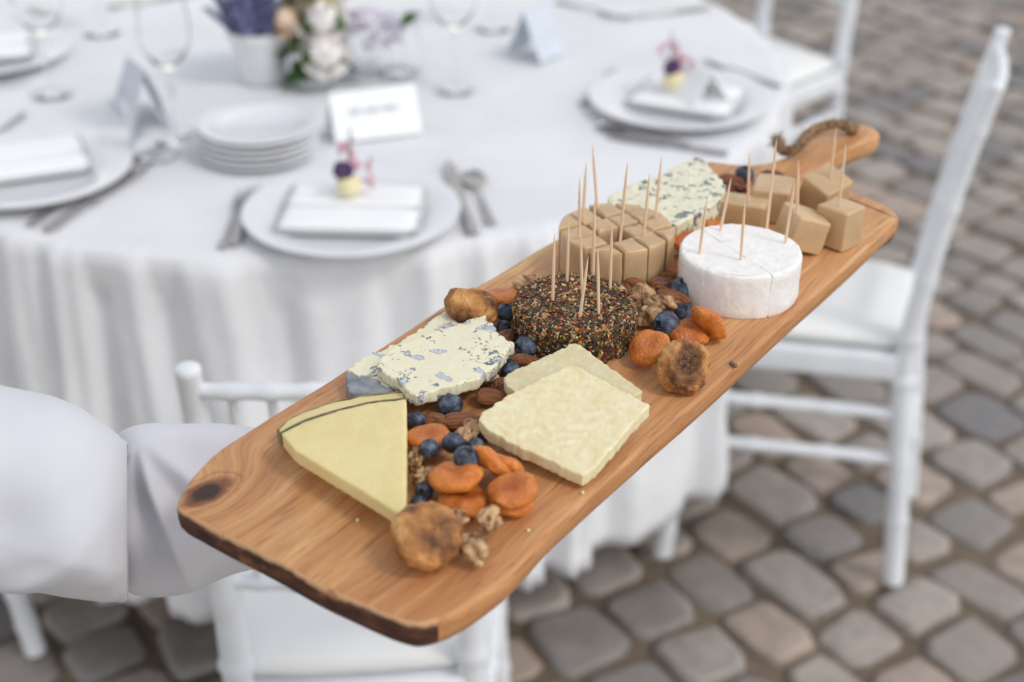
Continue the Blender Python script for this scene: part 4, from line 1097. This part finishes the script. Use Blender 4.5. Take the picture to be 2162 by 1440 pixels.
def napkin(P, w, d, rz, z, label, fold=True):
    t = empty('napkin', (P.x, P.y, P.z+z), rz)
    n = 14
    for lay, (sx, sy, dz) in enumerate(((w, d, .0), (w*.985, d*.97, .0045), (w*.97, d*.5, .009))):
        if lay == 2 and not fold: continue
        bm = bmesh.new(); G = {}
        for s in (0, 1):
            for i in range(n+1):
                for j in range(n+1):
                    a, b = i/n*2-1, j/n*2-1
                    zz = dz+.0006*noise.noise(Vector((a*3, b*3, lay)))+(.0042*(1-abs(a)**8)*(1-abs(b)**8) if s == 0 else 0)
                    if s == 1 and max(abs(a), abs(b)) > .999: G[s, i, j] = G[0, i, j]; continue
                    G[s, i, j] = bm.verts.new((a*sx/2, b*sy/2+(d*.24 if lay == 2 else 0), zz))
        for s in (0, 1):
            for i in range(n):
                for j in range(n):
                    q = [G[s, i, j], G[s, i+1, j], G[s, i+1, j+1], G[s, i, j+1]]; bm.faces.new(q if s == 0 else q[::-1])
        mobj('fold', mesh_from(bm, 'fold'), MT['napkin'], t)
    return tag(t, label, 'napkin', 'folded white napkins on the plates')
napkin(P1.location, .185, .135, math.radians(-3), .0125, 'white napkin folded square on the plate beside the board')
napkin(P2.location+Vector((.01, 0, 0)), .165, .12, math.radians(-24), .0125, 'white napkin on the plate behind the board handle')
napkin(P3.location+Vector((-.02, .02, 0)), .19, .12, math.radians(22), .0125, 'white napkin on the plate next to the shiny knives')
napkin(P4.location+Vector((-.02, .0, 0)), .19, .12, math.radians(16), .0125, 'white napkin on the plate beyond the other napkin plate')
def tent_napkin(P, rz, label):
    t = empty('standing_napkin', P, rz); bm = bmesh.new()
    for s in (-1, 1):
        a = [(s*.002, -.045, .045), (s*.002, .045, .034), (s*.03, .05, 0), (s*.03, -.05, 0)]
        vs_ = [bm.verts.new(p) for p in a]+[bm.verts.new((p[0]+s*.003, p[1], p[2]+.001)) for p in a]
        for q in ((0, 1, 2, 3), (4, 5, 6, 7), (0, 1, 5, 4), (1, 2, 6, 5), (2, 3, 7, 6), (3, 0, 4, 7)): bm.faces.new([vs_[k] for k in q])
    bmesh.ops.subdivide_edges(bm, edges=bm.edges[:], cuts=3, use_grid_fill=True)
    o = mobj('cloth', mesh_from(bm, 'cloth', True, 40), MT['napkin'], t); return tag(t, label, 'napkin')
tent_napkin(P2.location+Vector((.022, .0, .022)), math.radians(28), 'white napkin folded upright like a little tent beside the pink sprig')
# favours: pink sprig, violet bloom and cream bud
def favour(P, rz, label):
    t = empty('flower_favour', P, rz)
    bm = blob(lambda p: Vector((p.x*.017, p.y*.017, p.z*.016+.016))*(1+.06*noise.noise(p*3)), 3); mobj('bud', mesh_from(bm, 'bud'), MT['creambud'], t)
    bm = bmesh.new()
    for k in range(9):
        a = k*2.4; c = Vector((-.006+.008*math.cos(a), -.004, .038+.008*math.sin(a)))
        bmesh.ops.create_icosphere(bm, subdivisions=2, radius=.0065, matrix=Matrix.Translation(c))
    mobj('violet_bloom', mesh_from(bm, 'bloom'), MT['violet'], t)
    rng = random.Random(int(P.x*1000))
    for k in range(26):
        s = k/25; c = Vector((rng.uniform(-.016, .016)+.004*math.sin(s*9), .012+.012*s+rng.uniform(-.006, .006), .03+.058*s)) if k < 18 else Vector((.02+.012*rng.random(), .005, .012+rng.random()*.04))
        bm = bmesh.new()
        for q in range(5):
            a = q*1.257; M = Matrix.Translation(c) @ Matrix.Rotation(rng.uniform(0, 6), 4, 'Y') @ Matrix.Rotation(a, 4, 'Z') @ Matrix.Translation((.0035, 0, 0)) @ Matrix.Diagonal((.0042, .003, .0012, 1))
            bmesh.ops.create_icosphere(bm, subdivisions=1, radius=1, matrix=M)
        mobj('floret', mesh_from(bm, 'floret'), MT['pink'], t)
    bm = bmesh.new(); tube(bm, [(0, .008, .01), (0, .014, .05), (.003, .024, .085)], .0012, 6); mobj('stem', mesh_from(bm), MT['leaf'], t)
    return tag(t, label, 'flowers', 'little flower favours')
favour(P1.location+Vector((-.004, .02, .026)), 0, 'pink and violet flower favour on the square napkin beside the board')
favour(P2.location+Vector((-.01, .005, .026)), .3, 'pink flower favour leaning on the tent-folded napkin')

# cutlery
def cutlery_mesh(kind):
    bm = bmesh.new()
    def strip(pts, th=.0018):
        rows = []
        for x, w, z in spline([Vector(p) for p in pts], 4, False):
            rows.append([bm.verts.new((x, w*math.cos(q*math.pi/6), z+th*math.sin(q*math.pi/6))) for q in range(12)])
        for a, b in zip(rows, rows[1:]):
            for k in range(12): bm.faces.new((a[k], a[(k+1) % 12], b[(k+1) % 12], b[k]))
        bm.faces.new(rows[0]); bm.faces.new(rows[-1][::-1])
    if kind == 'knife':
        strip([(-.115, .004, .003), (-.112, .0085, .003), (-.09, .0085, .003), (-.05, .0062, .004), (-.01, .005, .004), (0, .0075, .004), (.03, .009, .003), (.08, .0095, .003), (.105, .007, .003), (.118, .0015, .003)], .0028)
    elif kind == 'fork':
        strip([(-.105, .004, .002), (-.10, .0085, .002), (-.07, .007, .003), (-.02, .0035, .006), (.02, .003, .008), (.04, .009, .005), (.055, .0115, .003)], .0022)
        for k in (-1.5, -.5, .5, 1.5):
            tube(bm, [(.053, k*.006, .003), (.075, k*.006, .0035), (.10, k*.0058, .008)], [.0019, .0017, .0009], 6)
    else:
        strip([(-.10, .004, .002), (-.095, .0085, .002), (-.06, .006, .003), (-.01, .003, .006), (.03, .0035, .006)], .0022)
        a = Matrix.Translation((.058, 0, .006)) @ Matrix.Diagonal((.032, .02, .007, 1))
        q = bmesh.ops.create_icosphere(bm, subdivisions=3, radius=1, matrix=a)['verts']
        for v in q:
            if v.co.z > .006: v.co.z = .006-(v.co.z-.006)*.75
    me = mesh_from(bm, kind, True, 75); me.materials.append(MT['silver']); return me
CUT = {k: cutlery_mesh(k) for k in ('knife', 'fork', 'spoon')}
def cut(kind, a, b, label):
    """a: pixel of the handle end, b: pixel of the tip"""
    A, B = PX(*a, ZT), PX(*b, ZT); o = D.objects.new(kind, CUT[kind]); COL.objects.link(o)
    c = (A+B)/2; o.location = (c.x, c.y, ZT+.0005); o.rotation_euler = (0, 0, math.atan2(B.y-A.y, B.x-A.x))
    s = (B-A).length/.235; o.scale = (max(.8, min(1.15, s)),)*3
    tag(o, label, kind, 'silver cutlery on the cloth')
cut('fork', (466, 535), (520, 400), 'silver fork beside the plate with the square napkin'); cut('fork', (492, 530), (545, 392), 'second silver fork, closer to the square napkin plate')
cut('knife', (1000, 500), (945, 345), 'silver knife beside the plate with the square napkin'); cut('spoon', (1043, 488), (985, 350), 'silver spoon right of the square napkin plate')
cut('knife', (60, 480), (250, 358), 'large silver knife beside the plate at the sleeve side'); cut('knife', (95, 492), (315, 352), 'outer silver knife with glints beside the plate at the sleeve side'); cut('spoon', (190, 440), (290, 330), 'silver spoon by the paired knives')
cut('fork', (1225, 222), (1300, 150), 'silver fork left of the plate behind the handle'); cut('fork', (1630, 178), (1500, 138), 'silver fork beyond the plate behind the handle')
cut('knife', (1520, 325), (1300, 292), 'silver knife before the plate behind the handle'); cut('spoon', (1430, 305), (1275, 272), 'silver spoon before the plate behind the handle')
cut('knife', (1330, 38), (1480, 20), 'silver knife by the far plate'); cut('fork', (1180, 5), (1310, 42), 'silver fork by the far plate'); cut('knife', (40, 250), (-60, 330), 'silver knife between the two napkin plates')
cut('fork', (150, 95), (60, 20), 'silver fork beside the farther napkin plate'); cut('knife', (250, 15), (400, -10), 'silver knife on the far side of the table')

# name cards
def tent_card(u, v, w, h, rz, m, label, scribble=True):
    p = PX(u, v, ZT); t = empty('name_card', (p.x, p.y, ZT), math.radians(rz)); th = .0006
    for s in (-1, 1):
        bm = bmesh.new(); M = Matrix.Translation((0, 0, h)) @ Matrix.Rotation(s*math.radians(24), 4, 'X') @ Matrix.Translation((0, 0, -h/2*1.04))
        box(bm, (0, 0, 0), (w, th, h*1.08), M); pan = mobj('card_panel', mesh_from(bm, smooth=False), m, t); front_ = pan if s == -1 else front_
    if scribble:
        bm = bmesh.new(); pts = []
        for k in range(60):
            s = k/59; pts.append(Vector((-w*.3+w*.6*s, -.0012, h*.08+h*.09*math.sin(k*.9)*(.6+.4*math.sin(k*.31)))))
        M = Matrix.Translation((0, 0, h)) @ Matrix.Rotation(-math.radians(24), 4, 'X') @ Matrix.Translation((0, 0, -h/2*1.04))
        tube(bm, [M @ q for q in pts], .0005, 4); mobj('handwriting', mesh_from(bm), MT['ink'], front_)
    return tag(t, label, 'card', 'tent cards on the table')
tent_card(790, 280, .132, .068, 20, MT['card'], 'white handwritten tent card behind the square napkin plate')
tent_card(300, 238, .085, .078, -58, MT['card_blue'], 'grey blue tent card left of the stacked plates', False)
tent_card(1130, 118, .075, .085, 55, MT['card_blue'], 'grey tent card at the far middle of the table', False)

# glasses
def wine_mesh():
    bm = bmesh.new()
    o = [(0, .0), (.034, .0), (.0345, .0012), (.02, .004), (.006, .008), (.0038, .02), (.0036, .09), (.006, .1), (.022, .112), (.036, .135), (.039, .16), (.036, .19), (.033, .212)]
    i = [(.0322, .212), (.0352, .19), (.0382, .16), (.0352, .136), (.0214, .1135), (0, .106)]
    lathe(bm, o+i, 40, cap=False); me = mesh_from(bm, 'wine', True, 50); me.materials.append(MT['glass']); return me
def tumbler_mesh():
    bm = bmesh.new(); lathe(bm, [(0, 0), (.03, 0), (.033, .003), (.038, .095), (.0365, .095), (.0315, .008), (0, .007)], 40, cap=False)
    me = mesh_from(bm, 'tumbler', True, 50); me.materials.append(MT['glass']); return me
WINE, TUMB = wine_mesh(), tumbler_mesh()
for nm, me, u, v, lab in (('wine_glass', WINE, 372, 282, 'clear wine glass left of the stack of side plates'), ('wine_glass', WINE, 110, 200, 'clear wine glass between the napkin plates and blue card'),
                      ('wine_glass', WINE, 215, 70, 'clear wine glass by the fork of the farther napkin plate'), ('wine_glass', WINE, 1040, 60, 'clear wine glass behind the far grey card'), ('tumbler', TUMB, 845, 150, 'clear tumbler beside the lilac flowers'), ('wine_glass', WINE, 960, 190, 'clear wine glass right of the lilac flowers'), ('tumbler', TUMB, 330, 330, 'clear tumbler before the stack of side plates')):
    p = PX(u, v, ZT); o = D.objects.new(nm, me); COL.objects.link(o); o.location = (p.x, p.y, ZT+.0003)
    tag(o, lab, 'glass', 'drinking glasses on the table')

# centrepiece: lavender pot, roses, lilac flowers
p = PX(556, 168, ZT); pot = empty('lavender_pot', (p.x, p.y, ZT+.0003))
bm = bmesh.new(); lathe(bm, [(0, 0), (.034, 0), (.038, .004), (.048, .07), (.052, .072), (.053, .086), (.05, .088), (.047, .084), (.044, .075), (0, .07)], 48, cap=False)
mobj('pot', mesh_from(bm, 'pot', True, 40), MT['porcelain'], pot)
rl = random.Random(8)
for k in range(64):
    a = rl.uniform(0, 6.28); r = .042*math.sqrt(rl.random()); d = Vector((math.cos(a)*r*2.1+rl.uniform(-.01, .01), math.sin(a)*r*2.1+rl.uniform(-.01, .01), .16+rl.uniform(-.04, .05)))
    b0 = Vector((math.cos(a)*r*.8, math.sin(a)*r*.8, .072))
    bm = bmesh.new(); tube(bm, [b0, b0.lerp(d, .5)], .0012, 5)
    for q in range(9):
        c = b0.lerp(d, .18+.8*q/8)
        for z in range(4):
            aa = z*1.57+q; bmesh.ops.create_icosphere(bm, subdivisions=1, radius=.0042*(1-.045*q), matrix=Matrix.Translation(c+Vector((math.cos(aa), math.sin(aa), 0))*.0045))
    mobj('lavender_sprig', mesh_from(bm, 'sprig'), MT['lavender'], pot)
tag(pot, 'white pot of blue lavender on the table', 'potted plant')
def rose(bm, c, R, ax, seed):
    rng = random.Random(seed); q = Vector(ax).normalized().to_track_quat('Z', 'Y').to_matrix().to_4x4()
    bmesh.ops.create_icosphere(bm, subdivisions=3, radius=R*.62, matrix=Matrix.Translation(c+Vector(ax).normalized()*R*.25))
    for ring, (n, rr, tilt) in enumerate(((3, .28, .15), (5, .55, .45), (6, .85, .85))):
        for k in range(n):
            a = 2*math.pi*k/n+ring*.6+rng.uniform(-.15, .15)
            G = []
            for i in range(5):
                row = []
                for j in range(5):
                    s = (j/4-.5)*2*1.2/n*2.2; t = i/4
                    rad = rr*(.35+.65*math.sin(t*1.57))+.12*t*t*(ring)
                    z = t*(1.05-.25*ring)-.2*ring-.1*(abs(j-2)/2)**2
                    row.append(bm.verts.new(Matrix.Translation(c) @ q @ Vector((R*rad*math.cos(a+s), R*rad*math.sin(a+s), R*z))))
                G.append(row)
            for i in range(4):
                for j in range(4): bm.faces.new((G[i][j], G[i+1][j], G[i+1][j+1], G[i][j+1]))
def leaf(bm, base, d, L, W):
    d = Vector(d).normalized(); s = d.cross(Vector((0, 0, 1))).normalized(); up = s.cross(d); rows = []
    for i in range(7):
        t = i/6; w_ = W*math.sin(math.pi*min(1, t*.97+.02))**.8; c = base+d*L*t-Vector((0, 0, 1))*L*.25*t*t
        rows.append([bm.verts.new(c-s*w_+up*w_*.3), bm.verts.new(c), bm.verts.new(c+s*w_+up*w_*.3)])
    for a, b in zip(rows, rows[1:]):
        for k in (0, 1): bm.faces.new((a[k], a[k+1], b[k+1], b[k]))
p = PX(668, 172, ZT); bq = empty('rose_arrangement', (p.x, p.y, ZT))
bm = bmesh.new(); lathe(bm, [(0, 0), (.03, 0), (.036, .004), (.04, .05), (.038, .05), (.034, .006), (0, .005)], 32, cap=False); mobj('vase', mesh_from(bm, 'vase', True, 40), MT['glass'], bq)
for c, R, ax, m in (((.022, -.045, .062), .040, (.3, -.8, .6), 'rose_white'), ((.018, -.032, .112), .042, (.2, -.7, .8), 'rose_white'), ((.014, -.02, .16), .042, (.1, -.5, 1), 'rose_cream'), ((-.030, -.03, .112), .032, (-.6, -.6, .6), 'rose_peach'), ((.02, .0, .205), .04, (.2, -.2, 1), 'rose_white'), ((-.026, .0, .165), .034, (-.5, 0, 1), 'rose_peach'), ((.035, .025, .14), .028, (.8, .2, .7), 'rose_white')):
    bm = bmesh.new(); rose(bm, Vector(c), R, ax, int(c[2]*1000)); o = mobj('rose', mesh_from(bm, 'rose'), MT[m], bq)
    bm = bmesh.new(); tube(bm, [(0, 0, .006), Vector(c)*.6, Vector(c)], .002, 6); mobj('stem', mesh_from(bm), MT['leaf'], o)
for k in range(44):
    a = rl.uniform(0, 6.28); z = rl.choice((.03, .035, .045, .05, .06, .09, .12, .15)); bm = bmesh.new()
    leaf(bm, Vector((math.cos(a)*.015, math.sin(a)*.015, z)), (math.cos(a), math.sin(a), rl.uniform(-.5, .5)), rl.uniform(.045, .065), rl.uniform(.012, .018)); mobj('leaf', mesh_from(bm, 'leaf'), MT['leaf'], bq)
tag(bq, 'white, cream and peach roses with green leaves beside the lavender pot', 'flowers')
p = PX(785, 165, ZT); hy = empty('lilac_bouquet', (p.x, p.y, ZT))
bm = bmesh.new(); lathe(bm, [(0, 0), (.026, 0), (.03, .004), (.033, .06), (.0315, .06), (.028, .006), (0, .005)], 32, cap=False); mobj('vase', mesh_from(bm, 'vase', True, 40), MT['glass'], hy)
for k in range(95):
    a = rl.uniform(0, 6.28); e = rl.uniform(-.2, 1.4); c = Vector((.052*math.cos(a)*math.cos(e), .045*math.sin(a)*math.cos(e), .075+.04*math.sin(e)))
    bm = bmesh.new()
    for q in range(4):
        M = Matrix.Translation(c) @ c.normalized().to_track_quat('Z', 'Y').to_matrix().to_4x4() @ Matrix.Rotation(q*1.57+k, 4, 'Z') @ Matrix.Translation((.0065, 0, 0)) @ Matrix.Diagonal((.0075, .0062, .0015, 1))
        bmesh.ops.create_icosphere(bm, subdivisions=1, radius=1, matrix=M)
    mobj('floret', mesh_from(bm, 'floret'), MT['lilac'], hy)
for k in range(5):
    a = -.4+k*.3; bm = bmesh.new(); leaf(bm, Vector((.05, -.01+.008*k, .085)), (1, a, .9), .04, .010); mobj('leaf', mesh_from(bm, 'leaf'), MT['leaf'], hy)
tag(hy, 'pale lilac flower cluster in a small glass beside the roses', 'flowers')
